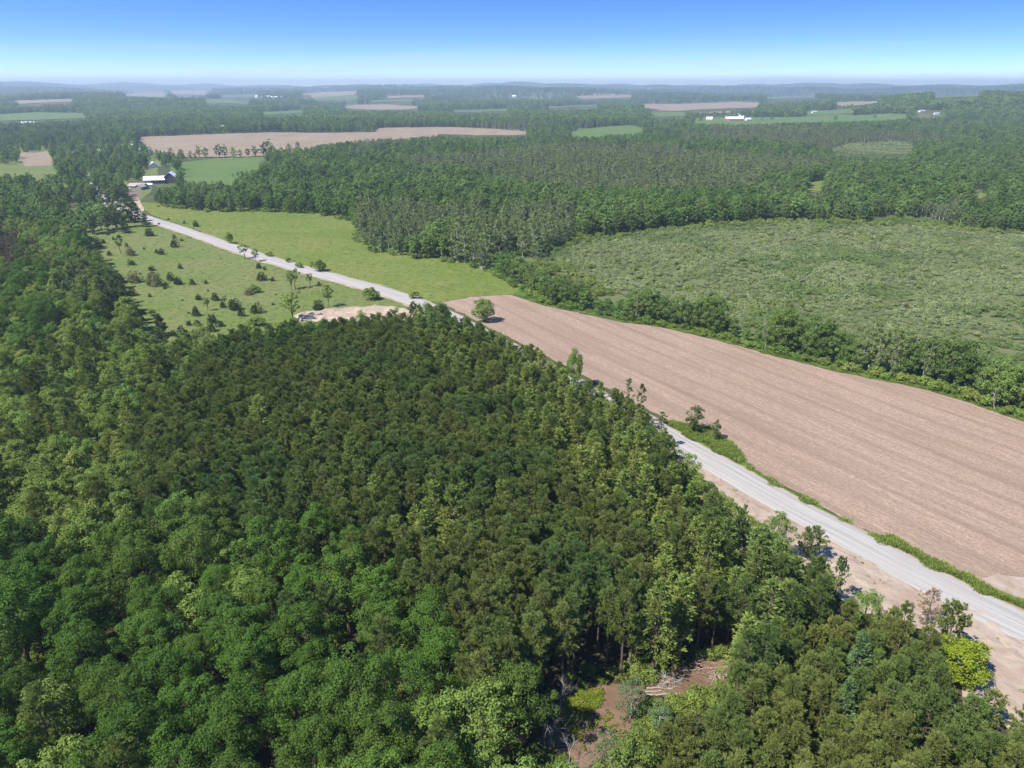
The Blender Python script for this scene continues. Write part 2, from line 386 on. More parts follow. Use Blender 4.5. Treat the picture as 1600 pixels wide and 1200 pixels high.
STRIPS = [([(190, 147), (228, 145), (262, 145), (258, 149), (200, 150)], 't'), ([(340, 150), (400, 148), (408, 151), (350, 153)], 'g'), ([(596, 151), (660, 149), (668, 152), (610, 154)], 't'), ([(572, 158), (640, 156), (650, 159), (580, 160)], 'g'), ([(850, 167), (930, 164), (940, 167), (860, 170)], 'g'),
          ([(900, 151), (985, 149), (990, 152), (910, 154)], 't'), ([(1195, 152), (1270, 149), (1280, 152), (1200, 155)], 'g'), ([(1300, 161), (1370, 158), (1378, 161), (1308, 164)], 't'), ([(1008, 177), (1066, 175), (1076, 182), (1030, 184)], 'g'), ([(700, 173), (790, 171), (800, 174), (712, 176)], 'g'),
          ([(-20, 180), (60, 176), (130, 178), (140, 185), (60, 188), (-20, 190)], 'g'), ([(20, 158), (110, 155), (118, 159), (30, 163)], 't'), ([(400, 176), (470, 173), (480, 177), (415, 180)], 'g'), ([(1450, 152), (1530, 149), (1535, 152), (1460, 155)], 'g'), ([(1085, 176), (1140, 174), (1145, 177), (1090, 179)], 't')]
VISIBLE = [FIELD_TOP + FIELD_LOW, MEADOW_W, MEADOW_E, MARSH, TAN, CROP, KNOLL, LMEAD, LPATCH, RGREEN, RTAN, RGREEN2, LTAN, LTAN2, LGRN, LGRN2, LTAN3, WETM, GLADE, GLADE2, YARD, [(224, 270), (252, 262), (274, 263), (276, 286), (258, 290), (226, 292)], [(230, 251), (249, 251), (249, 263), (230, 263)], [(1098, 180), (1178, 180), (1178, 192), (1098, 192)],
           [(1262, 171), (1282, 171), (1282, 178), (1262, 178)], [(1428, 172), (1475, 172), (1475, 181), (1428, 181)]] + [q for q, _ in STRIPS]

# ------------------------------------------------------------------ the ground and the fields
def make_ground():
    inner = np.radians(np.arange(-52, 52.01, .45)); outer = np.radians(np.arange(56, 304.01, 4))
    az = np.concatenate([inner, outer]); na = len(az)
    rr = np.concatenate([[0.5], np.geomspace(25, 15000, 400)]); nr = len(rr)
    A, R = np.meshgrid(az, rr); X = R * np.sin(A); Y = R * np.cos(A); Z = height(X, Y)
    V = np.stack([X, Y, Z], -1).reshape(-1, 3)
    i, j = np.meshgrid(np.arange(nr - 1), np.arange(na), indexing='ij'); j2 = (j + 1) % na
    Fq = np.stack([i * na + j, i * na + j2, (i + 1) * na + j2, (i + 1) * na + j], -1).reshape(-1, 4)[:, ::-1]
    me = bpy.data.meshes.new('ground'); me.from_pydata(V.tolist(), [], Fq.tolist())
    me.polygons.foreach_set('use_smooth', np.ones(len(me.polygons), bool)); me.materials.append(M['ground'])
    o = link('ground', me); tag(o, 'rolling green countryside ground reaching to the hazy hills', 'ground', None, 'structure')
make_ground()

near_floor = [(-190, 30), (60, 20), (140, 30), (92, 82), (78, 99), (62, 122), (45, 148), (30, 172), (-20, 255), (-60, 285), (-110, 292), (-150, 300), (-215, 420), (-330, 430), (-260, 150)]
sheet('forest_floor', near_floor, .02, M['floor'], 'dark needle and leaf litter floor under the dense woodland', 'ground', 1.0, 8)
sheet('old_meadow', W([(668, 492), (620, 470), (560, 448), (500, 434), (400, 404), (350, 388), (290, 366), (232, 346), (180, 322), (150, 318), (110, 345), (60, 350), (90, 380), (130, 420), (140, 470), (150, 500), (180, 540),
                     (260, 560), (350, 545), (450, 520), (600, 510)]), .045, M['meadow_west'], 'sunny old meadow dotted with junipers beside the gravel road', 'meadow', .8, 5, 12)
sheet('hay_meadow', W(MEADOW_E[:1] + [(225, 316), (330, 322), (430, 322), (510, 327), (570, 340), (580, 370), (600, 385), (660, 395), (740, 405), (790, 428), (830, 455), (800, 461), (735, 464)] + MEADOW_E[13:]), .045,
      M['meadow_east'], 'bright hay meadow between the gravel road and the wood', 'meadow', .5, 5, 12)
field_px = FIELD_TOP + FIELD_LOW
sheet('ploughed_field', W(field_px), .06, M['soil'], 'tan ploughed field between the gravel road and the hedgerow', 'field', .35, 2.5, 10)
sheet('marsh_ground', W([(800, 385), (860, 352), (1000, 345), (1250, 338), (1400, 343), (1600, 358), (1800, 368), (1800, 700), (1600, 640), (1500, 615), (1400, 590), (1300, 572), (1200, 548), (1100, 520), (1000, 498), (900, 475), (830, 450), (800, 425)]),
      .04, M['marsh'], 'pale wet marsh ground under the low shrubs', 'marsh', 1.5, 8, 30)
sheet('hedge_verge', W([(800, 459)] + [(x, y - 1) for x, y in FIELD_TOP[3:]] + [(1800, 690), (1600, 620), (1500, 588), (1400, 565), (1300, 548), (1200, 530), (1100, 502), (1000, 482), (900, 462), (830, 440)]), .09, M['verge'],
      'strip of rank green grass under the hedgerow', 'grass verge', .5, 2.5)
sheet('far_ploughed_field', WT(TAN[:13] + [(690, 222), (634, 226), (587, 224), (525, 228), (475, 236), (440, 243), (375, 246), (280, 246), (235, 238)]), .5, M['soil_far'], 'broad tan field beyond the barn and the row of field trees', 'field', 2, 25, 40, follow=True)
sheet('green_crop_field', WT([(262, 256)] + CROP[1:6] + [(400, 280), (390, 290), (280, 290)]), .12, M['crop'], 'smooth green crop field behind the white roofed barn', 'field', .6, 8, 30)
sheet('knoll_field', WT(KNOLL[:6] + [(1000, 216), (905, 218)]), .6, M['crop'], 'light green field on a knoll inside the far wood', 'field', 2, 20, 40, follow=True)
sheet('lane_meadow', WT([(-60, 256), (95, 256), (92, 274), (-60, 274)]), .12, M['meadow_west'], 'narrow green meadow behind the leafy trees by the lane', 'meadow', 1, 15, 40)
sheet('lane_patch_field', WT([(22, 240), (77, 236), (84, 246), (80, 259), (40, 260)]), .2, M['soil_far'], 'small tan and green patch field beside the lane', 'field', 1, 15, 40)
sheet('farm_valley_field', WT(RGREEN[:1] + RGREEN[1:6] + [(1420, 187), (1330, 194), (1180, 198), (1070, 196)]), .7, M['crop'], 'long green field around the far white farm', 'field', 3, 40, 60, follow=True)
sheet('valley_stubble_field', WT(RTAN), .9, M['soil_far'], 'pale tan field beyond the far white farm', 'field', 4, 60, 90, follow=True)
sheet('valley_pasture', WT(RGREEN2), .8, M['crop'], 'green pasture behind the dark tree belt of the far farm', 'field', 4, 50, 80, follow=True)
sheet('ridge_stubble_field', WT(LTAN), .9, M['soil_far'], 'pale tan field in the forest below the hazy hills', 'field', 4, 60, 90, follow=True)
sheet('hill_stubble_field', WT(LTAN2), 1.2, M['soil_far'], 'pale tan field on the hazy hill slope', 'field', 6, 80, 120, follow=True)
sheet('hill_pasture', WT(LGRN), 1.2, M['crop'], 'pale green pasture below the white hill buildings', 'field', 6, 80, 120, follow=True)
sheet('slope_pasture', WT(LGRN2), 1.2, M['crop'], 'green pasture under the pale field on the hazy slope', 'field', 6, 80, 120, follow=True)
sheet('hilltop_field', WT(LTAN3), 1.2, M['soil_far'], 'thin tan field near the top of the hazy hills', 'field', 6, 80, 120, follow=True)
for q_, k_ in STRIPS:
    tag(sheet('distant_field', WT(q_), 1.3, M['soil_far'] if k_ == 't' else M['crop'], 'thin pale tan field strip in the hazy woods' if k_ == 't' else 'thin green pasture strip in the hazy woods', 'field', 4, 60, 90, follow=True), group='distant tan strips' if k_ == 't' else 'distant green strips')
sheet('wet_meadow', WT(WETM), .3, M['marsh'], 'soft green wet meadow enclosed by the wood', 'meadow', 2, 15, 40)
sheet('woodland_glade', WT(GLADE), .1, M['meadow_east'], 'small bright glade behind the marsh trees', 'meadow', 1, 8, 20)
sheet('woodland_glade', WT(GLADE2), .1, M['meadow_east'], 'thin grassy glade among pale birches behind the marsh', 'meadow', 1, 8, 20)
sheet('village_green', WT([(-80, 226), (225, 226), (262, 248), (232, 284), (190, 300), (150, 312), (60, 306), (-80, 296)]), .06, M['meadow_west'], 'open grassy ground between the village trees', 'grass', 1.5, 20, 60)
sheet('farmyard', WT(YARD + [(190, 300)]), .07, M['meadow_west'], 'mown grass yard around the grey farmhouse', 'yard', .6, 6, 20)
sheet('riding_ring', WT([(197, 299), (204, 297), (214, 299), (222, 303), (221, 308), (210, 310), (200, 306)]), .12, M['soil_ring'], 'dark brown earth ring beside the grey farmhouse', 'earth ring', .5, 4)
sheet('farm_track', WT([(208, 308), (216, 309), (221, 318), (226, 330), (222, 331), (214, 320)]), .10, M['bank'], 'pale earth track from the ring to the road', 'track', .4, 4)

# ------------------------------------------------------------------ the road and its sandy verges
def catmull(P, step):
    P = [np.array(p, float) for p in P]; P = [2 * P[0] - P[1]] + P + [2 * P[-1] - P[-2]]; out = []
    for a, b, c, d in zip(P, P[1:], P[2:], P[3:]):
        k = max(2, int(np.linalg.norm(c - b) / step))
        for i in range(k):
            t = i / k
            out.append(.5 * ((2 * b) + (c - a) * t + (2 * a - 5 * b + 4 * c - d) * t * t + (3 * b - a - 3 * c + d) * t ** 3))
    out.append(P[-2]); return np.array(out)

ROAD = catmull([(135, 32), (110, 66), (95, 86), (82.6, 102.2), (76.2, 110.9), (68, 123.7), (60.5, 134.7), (49.6, 153.2), (39.7, 169.8), (18, 204), (-8, 246), (-31.5, 283), (-57.4, 312.8), (-93.9, 344.8),
                (-138.9, 386.4), (-200.1, 450.5), (-248.8, 499.4), (-276.6, 529.1), (-318.6, 578.7), (-365, 640), (-400, 700)], 4.0)
def strip(name, path, offs, zs, mat, label, cat, seed=1, wob=0.0):
    T = np.gradient(path, axis=0); T /= np.linalg.norm(T, axis=1)[:, None]; Nn = np.stack([T[:, 1], -T[:, 0]], 1)
    s = np.concatenate([[0], np.cumsum(np.linalg.norm(np.diff(path, axis=0), axis=1))])
    r = np.random.default_rng(seed); V = []; k = len(offs)
    for i, p in enumerate(path):
        for j, (o, z) in enumerate(zip(offs, zs)):
            w = r.normal(0, wob) if j in (0, k - 1) else 0
            q = p + Nn[i] * (o + w); V.append((q[0], q[1], z))
    Fc = [(i * k + j, (i + 1) * k + j, (i + 1) * k + j + 1, i * k + j + 1) for i in range(len(path) - 1) for j in range(k - 1)]
    me = bpy.data.meshes.new(name); me.from_pydata(V, [], Fc)
    uv = me.uv_layers.new(name='UVMap')
    for lp in me.loops:
        vi = lp.vertex_index; uv.data[lp.index].uv = (offs[vi % k] / 8.0 + .5, s[vi // k])
    bm = bmesh.new(); bm.from_mesh(me); bmesh.ops.recalc_face_normals(bm, faces=bm.faces)
    if sum(f.normal.z for f in bm.faces) < 0: bmesh.ops.reverse_faces(bm, faces=bm.faces)
    bm.to_mesh(me); bm.free(); me.materials.append(mat)
    o = link(name, me); tag(o, label, cat, None, 'structure'); return o
strip('road_shoulder', ROAD, [-6.0, -4.8, 4.6, 5.4], [.03, .16, .16, .03], M['sand'], 'sandy shoulder edging the pale gravel road', 'road shoulder', 3, .45)
strip('gravel_road', ROAD, [-4.3, -3.2, -1.4, 0, 1.4, 3.2, 4.2], [.17, .30, .36, .40, .36, .30, .17], M['gravel'], 'pale grey gravel road running past the pine plantation', 'road', 5, .12)
SANDV = [(1049, 703), (1137, 759), (1212, 801), (1300, 848), (1400, 899), (1525, 954), (1600, 989), (1800, 1085), (1800, 1330), (1660, 1230), (1600, 1160), (1560, 1120), (1500, 1100), (1490, 1020), (1440, 985), (1340, 960), (1290, 920), (1230, 890), (1180, 850), (1120, 810), (1075, 760)]
sheet('sandy_verge', W(SANDV), .05, M['sand'], 'bare graded sand between the gravel road and the pines', 'sand verge', .5, 2.5, 1.7, relief=.17)
sheet('field_entrance', W([(1517, 903), (1560, 900), (1600, 905), (1700, 930), (1750, 1003), (1600, 934), (1555, 921)]), .085, M['sand'], 'pale trampled field entrance beside the gravel road', 'field entrance', .5, 2)
sheet('field_verge', W([(1047, 658), (1070, 664), (1110, 670), (1132, 686), (1150, 702), (1166, 722), (1185, 738), (1222, 761), (1262, 780), (1300, 803), (1290, 806), (1250, 785), (1212, 764), (1175, 743), (1137, 722), (1109, 705), (1052, 672)]), .10, M['verge'],
      'bright green weedy verge around two small trees by the field', 'grass verge', .25, 1.5)
sheet('field_verge', W([(1300, 803), (1382, 843), (1390, 838), (1408, 846), (1440, 868), (1475, 883), (1517, 904), (1550, 923), (1600, 944), (1800, 1040), (1800, 1048), (1600, 953), (1550, 936), (1500, 914), (1450, 889), (1387, 857), (1337, 829), (1300, 808)]), .10, M['verge'],
      'narrow green grass verge between gravel road and field entrance', 'grass verge', .2, 1.5)
sheet('weedy_bank', W([(1075, 728), (1130, 775), (1180, 815), (1235, 855), (1210, 860), (1150, 830), (1090, 770)]), .16, M['meadow_west'], 'weedy olive bank between the sand and the pines', 'bank', .5, 2)
def mound():
    pts = W([(458, 494), (480, 489), (520, 482), (560, 479), (600, 478), (640, 484), (668, 494), (640, 500), (600, 502), (520, 504), (465, 503)])
    o = sheet('sand_bank', pts, .08, M['bank'], 'dug bank of bare pale sand at the end of the old meadow', 'sand bank', .6, 2.5, 2.5, relief=.55)
mound()
sheet('clearing_floor', W([(870, 1090), (895, 1062), (940, 1070), (1000, 1072), (1060, 1046), (1130, 1030), (1165, 1055), (1110, 1085), (1050, 1105), (1010, 1135), (960, 1160), (930, 1190), (900, 1230), (860, 1250), (840, 1190), (850, 1120)]), .06, M['litter'],
      'brown needle litter on the floor of the small clearing', 'ground', .4, 1.5, 1.5, relief=.06)

# ------------------------------------------------------------------ tree shapes (all quads)
def unit(v): return v / np.maximum(np.linalg.norm(v, axis=-1, keepdims=True), 1e-9)

def diamonds(c, nrm, size, r, asp=.72):
    """leaf-sized diamonds at c facing nrm"""
    n = len(c); nrm = unit(nrm); t = unit(np.cross(nrm, r.normal(size=(n, 3)))); b = np.cross(nrm, t)
    s = np.asarray(size).reshape(-1, 1) * .5
    return np.stack([c - t * s, c - b * s * asp + nrm * s * .15, c + t * s, c + b * s * asp + nrm * s * .15], 1)

def blades(p, d, L, w, r):
    n = len(p); d = unit(d); s = unit(np.cross(d, r.normal(size=(n, 3)))); L = np.asarray(L).reshape(-1, 1); w = np.asarray(w).reshape(-1, 1)
    return np.stack([p, p + d * L * .5 + s * w, p + d * L, p + d * L * .5 - s * w], 1)

def tube(path, rad, k=6):
    path = np.asarray(path, float); rad = np.asarray(rad, float); T = unit(np.gradient(path, axis=0))
    ref = np.where(np.abs(T[:, 2:3]) > .9, np.array([[1., 0, 0]]), np.array([[0, 0, 1.]]))
    A = unit(np.cross(T, ref)); B = np.cross(T, A)
    an = np.linspace(0, 2 * np.pi, k + 1)[:-1]
    R = path[:, None] + rad[:, None, None] * (np.cos(an)[None, :, None] * A[:, None] + np.sin(an)[None, :, None] * B[:, None])
    q = [np.stack([R[i], np.roll(R[i], -1, 0), np.roll(R[i + 1], -1, 0), R[i + 1]], 1) for i in range(len(path) - 1)]
    return np.concatenate(q)

def trunk_quads(H, r0, r, lean=.02, top=.9, k=7):
    z = np.linspace(0, H * top, 7); x = np.cumsum(r.normal(0, lean * H / 7, 7)); y = np.cumsum(r.normal(0, lean * H / 7, 7)); x -= x[0]; y -= y[0]
    P = np.stack([x, y, z], 1); rad = r0 * (1 - .85 * z / (H * top)); rad[0] *= 1.35; P[0, 2] = -.4
    return tube(P, rad, k), P, rad

def broadleaf(seed, H=15., R=4.2, base=4., nl=46, lv=88, ls=.36, limbs=7, top=1.0, up=.35, gap=0., kt=7, rlo=.22, rhi=.40):
    r = np.random.default_rng(seed); zc = (H + base) / 2; hz = (H - base) / 2
    i = np.arange(nl) + .5; ph = np.pi * (1 + 5 ** .5) * i + r.uniform(0, 6); cz = 1 - 2 * i / nl
    d = np.stack([np.cos(ph) * np.sqrt(1 - cz ** 2), np.sin(ph) * np.sqrt(1 - cz ** 2), cz], 1); d = unit(d + r.normal(0, .22, (nl, 3)))
    az = np.arctan2(d[:, 1], d[:, 0]); a1, a2 = r.uniform(0, 6.28, 2)
    wob = 1 + .16 * np.sin(2 * az + a1) + .12 * np.sin(3 * az + a2 + 2 * d[:, 2])
    f = r.uniform(.52, .98, nl) * wob; f[: nl // 6] *= .85
    wid = 1 - .28 * top * np.clip(d[:, 2], 0, 1)
    C = np.stack([d[:, 0] * R * f * wid, d[:, 1] * R * f * wid, zc + d[:, 2] * hz * np.minimum(f, 1.02)], 1)
    rl = R * r.uniform(rlo, rhi, nl)
    keep = r.random(nl) > gap; C, d, rl = C[keep], d[keep], rl[keep]; nl = len(C)
    u = unit(r.normal(size=(nl, lv, 3)) + (d * .75)[:, None] + np.array([0, 0, up]))
    p = C[:, None] + u * (rl[:, None, None] * r.uniform(.62, 1.12, (nl, lv, 1))) * np.array([1, 1, .78])
    nn = u * .8 + r.normal(0, .45, (nl, lv, 3)) + np.array([0, 0, .35])
    cq = diamonds(p.reshape(-1, 3), nn.reshape(-1, 3), r.uniform(.7, 1.35, nl * lv) * ls, r)
    tq, P, rad = trunk_quads(H, .014 * H + .02 * R, r, .03, .85, kt); tq = [tq]
    for k in r.permutation(nl)[:limbs]:
        z0 = r.uniform(base * .75, base + hz * .9); j = min(5, int(z0 / (H * .85) * 6)); s = P[j]
        m = (s + C[k]) / 2 + np.array([0, 0, -.4]); tq.append(tube([s, m, C[k]], [rad[j] * .55, rad[j] * .35, .03], 5))
    return np.concatenate(tq), cq

def red_pine(seed, H=16., R=2.0, base=.48, whorl=.62, br=6, tuft=9, bl=12, L=.50, w=.034, thin=1.0, dens=1.0):
    r = np.random.default_rng(seed); zb = base * H; zs = np.arange(zb, H - .25, whorl); P = []; D = []; tq, TP, rad = trunk_quads(H, .15 + .004 * H, r, .012, .97)
    tq = [tq]
    for z in zs:
        t = (z - zb) / (H - zb); prof = (min(1, .45 + t * 2.2)) * (1 - t ** 2.4) ** .85 + .08
        nb = br if t < .85 else 4
        for k in range(nb):
            if r.random() > dens: continue
            a = r.uniform(0, 6.28); l = R * prof * r.uniform(.5, 1.22) * thin; rise = .35 + .8 * t
            cx, cyy = np.interp(z, TP[:, 2], TP[:, 0]), np.interp(z, TP[:, 2], TP[:, 1])
            e = np.array([np.cos(a) * l, np.sin(a) * l, l * rise * .6])
            if k < 2 and l > .8: tq.append(tube([(cx, cyy, z), (cx + e[0], cyy + e[1], z + e[2])], [.05, .015], 4))
            u = 1.04 - .62 * r.random(tuft) ** 1.7; pp = np.array([cx, cyy, z]) + e * u[:, None] + r.normal(0, .15, (tuft, 3))
            P.append(pp); D.append(np.tile(unit(np.array([e[0], e[1], .35 * l + .75])), (tuft, 1)))
    P = np.concatenate(P); D = np.concatenate(D); n = len(P)
    dd = D[:, None] + r.normal(0, .55, (n, bl, 3)) * .9; pp = np.repeat(P[:, None], bl, 1)
    cq = blades(pp.reshape(-1, 3), dd.reshape(-1, 3), r.uniform(.7, 1.2, n * bl) * L, r.uniform(.8, 1.3, n * bl) * w, r)
    return np.concatenate(tq), cq

def white_pine(seed, H=15., R=3.2, base=.2, whorl=.8, br=6, nb=30, L=.62, w=.085, droop=.05, irregular=.35, power=.75):
    """conifer with flat layered sprays"""
    r = np.random.default_rng(seed); zb = base * H; tq, TP, rad = trunk_quads(H, .17 + .005 * H, r, .01, .98); tq = [tq]; P = []; D = []; LL = []
    zs = np.arange(zb, H - .4, whorl)
    for z in zs:
        t = (z - zb) / (H - zb); prof = (1 - t) ** power * .95 + .05
        for k in range(br):
            a = r.uniform(0, 6.28); l = R * prof * r.uniform(1 - irregular, 1 + irregular * .5); rise = .30 * t + .12 - droop
            ax = np.array([np.cos(a), np.sin(a), rise]); side = np.array([-np.sin(a), np.cos(a), 0])
            z1 = z + r.uniform(-.25, .25) * whorl; o = np.array([np.interp(z, TP[:, 2], TP[:, 0]), np.interp(z, TP[:, 2], TP[:, 1]), z1])
            if l > 1: tq.append(tube([o, o + ax * l * .9], [.045, .012], 4))
            m = max(6, int(nb * (.35 + .65 * l / R))); u = r.uniform(.18, 1, m) ** .8; sg = r.choice([-1, 1], m)
            fan = (1 - u * .55)[:, None] * l * .42
            off = side * (sg * r.uniform(0, 1, m))[:, None] * fan + np.array([0, 0, 1]) * r.normal(.05, .10, m)[:, None]
            P.append(o + ax * (u * l)[:, None] + off); D.append(ax + side * (sg * r.uniform(.2, 1.1, m))[:, None] + np.array([0, 0, .25]) * r.normal(1, 1.1, m)[:, None])
            LL.append(np.full(m, L))
    m = 60; P.append(np.stack([r.normal(0, .12, m), r.normal(0, .12, m), H - r.uniform(0, 1.6, m)], 1)); D.append(np.stack([r.normal(0, 1, m), r.normal(0, 1, m), np.full(m, .9)], 1)); LL.append(np.full(m, L * .8))
    P = np.concatenate(P); D = np.concatenate(D); LL = np.concatenate(LL); n = len(P)
    return np.concatenate(tq), np.concatenate([blades(P, D, LL * r.uniform(.7, 1.25, n), w * r.uniform(.8, 1.3, n), r), blades(P + r.normal(0, .12, P.shape), D + r.normal(0, .6, D.shape), LL * r.uniform(.5, 1., n), w * r.uniform(.8, 1.3, n), r)])

def juniper(seed, H=2.2, R=1.0, n=420, L=.34, w=.07, point=.8):
    r = np.random.default_rng(seed); nl = 2 + seed % 3; lo = r.uniform(-.42, .42, (nl, 2)) * R; lo[0] *= .3; lh = r.uniform(.55, .95, nl); lh[0] = 1; lr = r.uniform(.5, .8, nl); lr[0] = .85
    j = r.integers(0, nl, n); t = r.uniform(0.0, 1, n) ** 1.2; a = r.uniform(0, 6.28, n)
    prof = ((1 - t) ** point) * np.minimum(1, .55 + 4 * t) * (1 + .2 * np.sin(3 * a + seed) + .16 * np.sin(5 * a + 9 * t))
    rr = R * prof * lr[j] * np.sqrt(r.uniform(.35, 1, n))
    P = np.stack([lo[j, 0] + rr * np.cos(a), lo[j, 1] + rr * np.sin(a), t * H * lh[j] * .93 + .05], 1)
    D = np.stack([np.cos(a) * .7, np.sin(a) * .7, np.full(n, .8)], 1) + r.normal(0, .45, (n, 3))
    tq = tube([(0, 0, -.3), (0, 0, H * .6)], [.07, .02], 5)
    return tq, blades(P, D, r.uniform(.7, 1.3, n) * L, r.uniform(.7, 1.3, n) * w, r)

def shrub(seed, H=1.8, R=1.5, nl=14, lv=26, ls=.32):
    r = np.random.default_rng(seed); a = r.uniform(0, 6.28, nl); q = np.sqrt(r.uniform(0, 1, nl)) * R * .75
    rl = r.uniform(.28, .5, nl) * R; zt = H * (1 - .55 * (q / R) ** 1.5) * r.uniform(.7, 1, nl)
    C = np.stack([q * np.cos(a), q * np.sin(a), np.maximum(zt - rl * .8, .15)], 1)
    u = unit(r.normal(size=(nl, lv, 3)) + np.array([0, 0, .7])); p = C[:, None] + u * rl[:, None, None] * r.uniform(.7, 1.1, (nl, lv, 1)) * np.array([1, 1, .85])
    cq = diamonds(p.reshape(-1, 3), (u + r.normal(0, .4, u.shape)).reshape(-1, 3), r.uniform(.7, 1.3, nl * lv) * ls, r)
    tq = [tube([(0, 0, -.2), (np.cos(b) * R * .3, np.sin(b) * R * .3, H * .6)], [.05, .015], 4) for b in a[:4]]
    return np.concatenate(tq), cq

def bare(seed, H=8., spread=.55, depth=4, r0=.16):
    """a leafless branching skeleton"""
    r = np.random.default_rng(seed); out = []
    def grow(p, d, l, rad, n):
        q = p + d * l; m = (p + q) / 2 + r.normal(0, .06 * l, 3); out.append(tube([p, m, q], [rad, rad * .85, rad * .6], 5))
        if n == 0: return
        for _ in range(r.integers(2, 4)):
            grow(p + (q - p) * r.uniform(.55, 1), unit(d + r.normal(0, spread, 3) + np.array([0, 0, .12])), l * r.uniform(.55, .85), rad * .58, n - 1)
    grow(np.array([0, 0, -.3]), unit(np.array([r.normal(0, .15), r.normal(0, .15), 1])), H * .42, r0, depth)
    return np.concatenate(out)

def grass_tuft(seed, H=.7, R=.6, n=50, w=.05):
    r = np.random.default_rng(seed); a = r.uniform(0, 6.28, n); q = np.sqrt(r.uniform(0, 1, n)) * R
    P = np.stack([q * np.cos(a), q * np.sin(a), np.full(n, -.03)], 1); D = np.stack([np.cos(a) * .5, np.sin(a) * .5, np.full(n, 1.)], 1) + r.normal(0, .3, (n, 3))
    return blades(P, D, r.uniform(.5, 1.2, n) * H, np.full(n, w), r)

LIB = {}          # kind -> list of (trunk mesh, crown mesh, joined mesh)
def lib(kind, gens, leaf, bark):
    out = []
    for tq, cq in gens:
        out.append((quad_mesh(kind + '_trunk', tq, [bark]), quad_mesh(kind + '_crown', cq, [leaf]),
                    quad_mesh(kind, np.concatenate([tq, cq]), [bark, leaf], np.r_[np.zeros(len(tq)), np.ones(len(cq))])))
    LIB[kind] = out
B_, PB = M['bark'], M['pine_bark']
lib('red_pine', [red_pine(10 + i, H=15.5 + .4 * (i % 3), R=1.85 + .12 * (i % 4), base=.46 + .04 * (i % 3)) for i in range(7)], M['red_pine'], PB)
lib('young_pine', [red_pine(20 + i, H=12 + .3 * (i % 3), R=1.7 + .1 * (i % 3), base=.25, whorl=.5, br=6, tuft=9, bl=12, L=.46, w=.034) for i in range(6)], M['young_pine'], PB)
lib('white_pine', [white_pine(30 + i, H=14.5 + i % 3, R=3.1 + .25 * (i % 3), base=.22) for i in range(6)], M['white_pine'], B_)
lib('broadleaf_tree', [broadleaf(50 + i, H=15 + i % 3, R=4.3 + .3 * (i % 3), base=4.5, nl=84, lv=165, ls=.225, rlo=.14, rhi=.30) for i in range(7)], M['broadleaf'], B_)
lib('light_broadleaf', [broadleaf(70 + i, H=12 + i % 3, R=3.6 + .3 * (i % 3), base=3.0, nl=64, lv=100, ls=.27, rlo=.15, rhi=.32) for i in range(5)], M['light_leaf'], B_)
lib('mixed_tree', [broadleaf(80 + i, H=13 + i % 3, R=3.4 + .3 * (i % 3), base=3.0, nl=66, lv=100, ls=.27, top=1.5, rlo=.15, rhi=.32) for i in range(6)], M['mixed_leaf'], B_)
lib('hedgerow_tree', [broadleaf(90 + i, H=14, R=3.3 + .35 * (i % 3), base=.9, nl=54, lv=60, ls=.46, top=.9, gap=.06, limbs=9) for i in range(6)], M['hedge'], M['bark'])
lib('pale_hedge', [broadleaf(97 + i, H=14, R=3.0, base=1.2, nl=50, lv=50, ls=.44, gap=.12, limbs=9) for i in range(3)], M['wood_pale'], M['pale_bark'])
lib('hedge_shrub', [shrub(110 + i, H=3.2, R=2.3, nl=20, lv=34, ls=.42) for i in range(4)], M['light_leaf'], B_)
lib('woodland_tree', [broadleaf(120 + i, H=15, R=3.2 + .35 * (i % 3), base=1.0 + .5 * (i % 2), nl=40, lv=28, ls=.72, limbs=4, kt=5, rlo=.18, rhi=.36, top=.7 + .5 * (i % 3)) for i in range(8)], M['wood_far'], B_)
lib('pale_woodland_tree', [broadleaf(130 + i, H=14, R=2.7 + .25 * (i % 3), base=1.8, nl=32, lv=24, ls=.66, limbs=6, gap=.12, top=1.3, kt=5) for i in range(5)], M['wood_pale'], M['pale_bark'])
lib('juniper', [juniper(140 + i, H=1.75 + .3 * (i % 3), R=1.1 + .15 * (i % 2), n=560, point=.30 + .2 * (i % 3)) for i in range(9)], M['juniper'], B_)
lib('dark_pine', [white_pine(150 + i, H=13, R=3.6, base=.08, whorl=1.0, nb=26, L=.75, w=.12, power=.7) for i in range(4)], M['dark_pine'], B_)
lib('brown_pine', [white_pine(160 + i, H=9, R=2.6, base=.1, whorl=.8, nb=20, L=.6, w=.09, power=.6) for i in range(3)], M['brown_pine'], B_)
lib('far_tree', [broadleaf(170 + i, H=15, R=5.0 + .5 * (i % 3), base=.5, nl=20, lv=9, ls=2.1, limbs=0, kt=3) for i in range(5)], M['wood_far'], B_)
lib('marsh_shrub', [shrub(180 + i, H=1.6 + .25 * (i % 3), R=1.7 + .2 * (i % 2), nl=14, lv=22, ls=.42) for i in range(6)], M['marsh_leaf'], B_)
lib('understory', [shrub(190 + i, H=2.4, R=1.9, nl=14, lv=24, ls=.36) for i in range(4)], M['mixed_leaf'], B_)

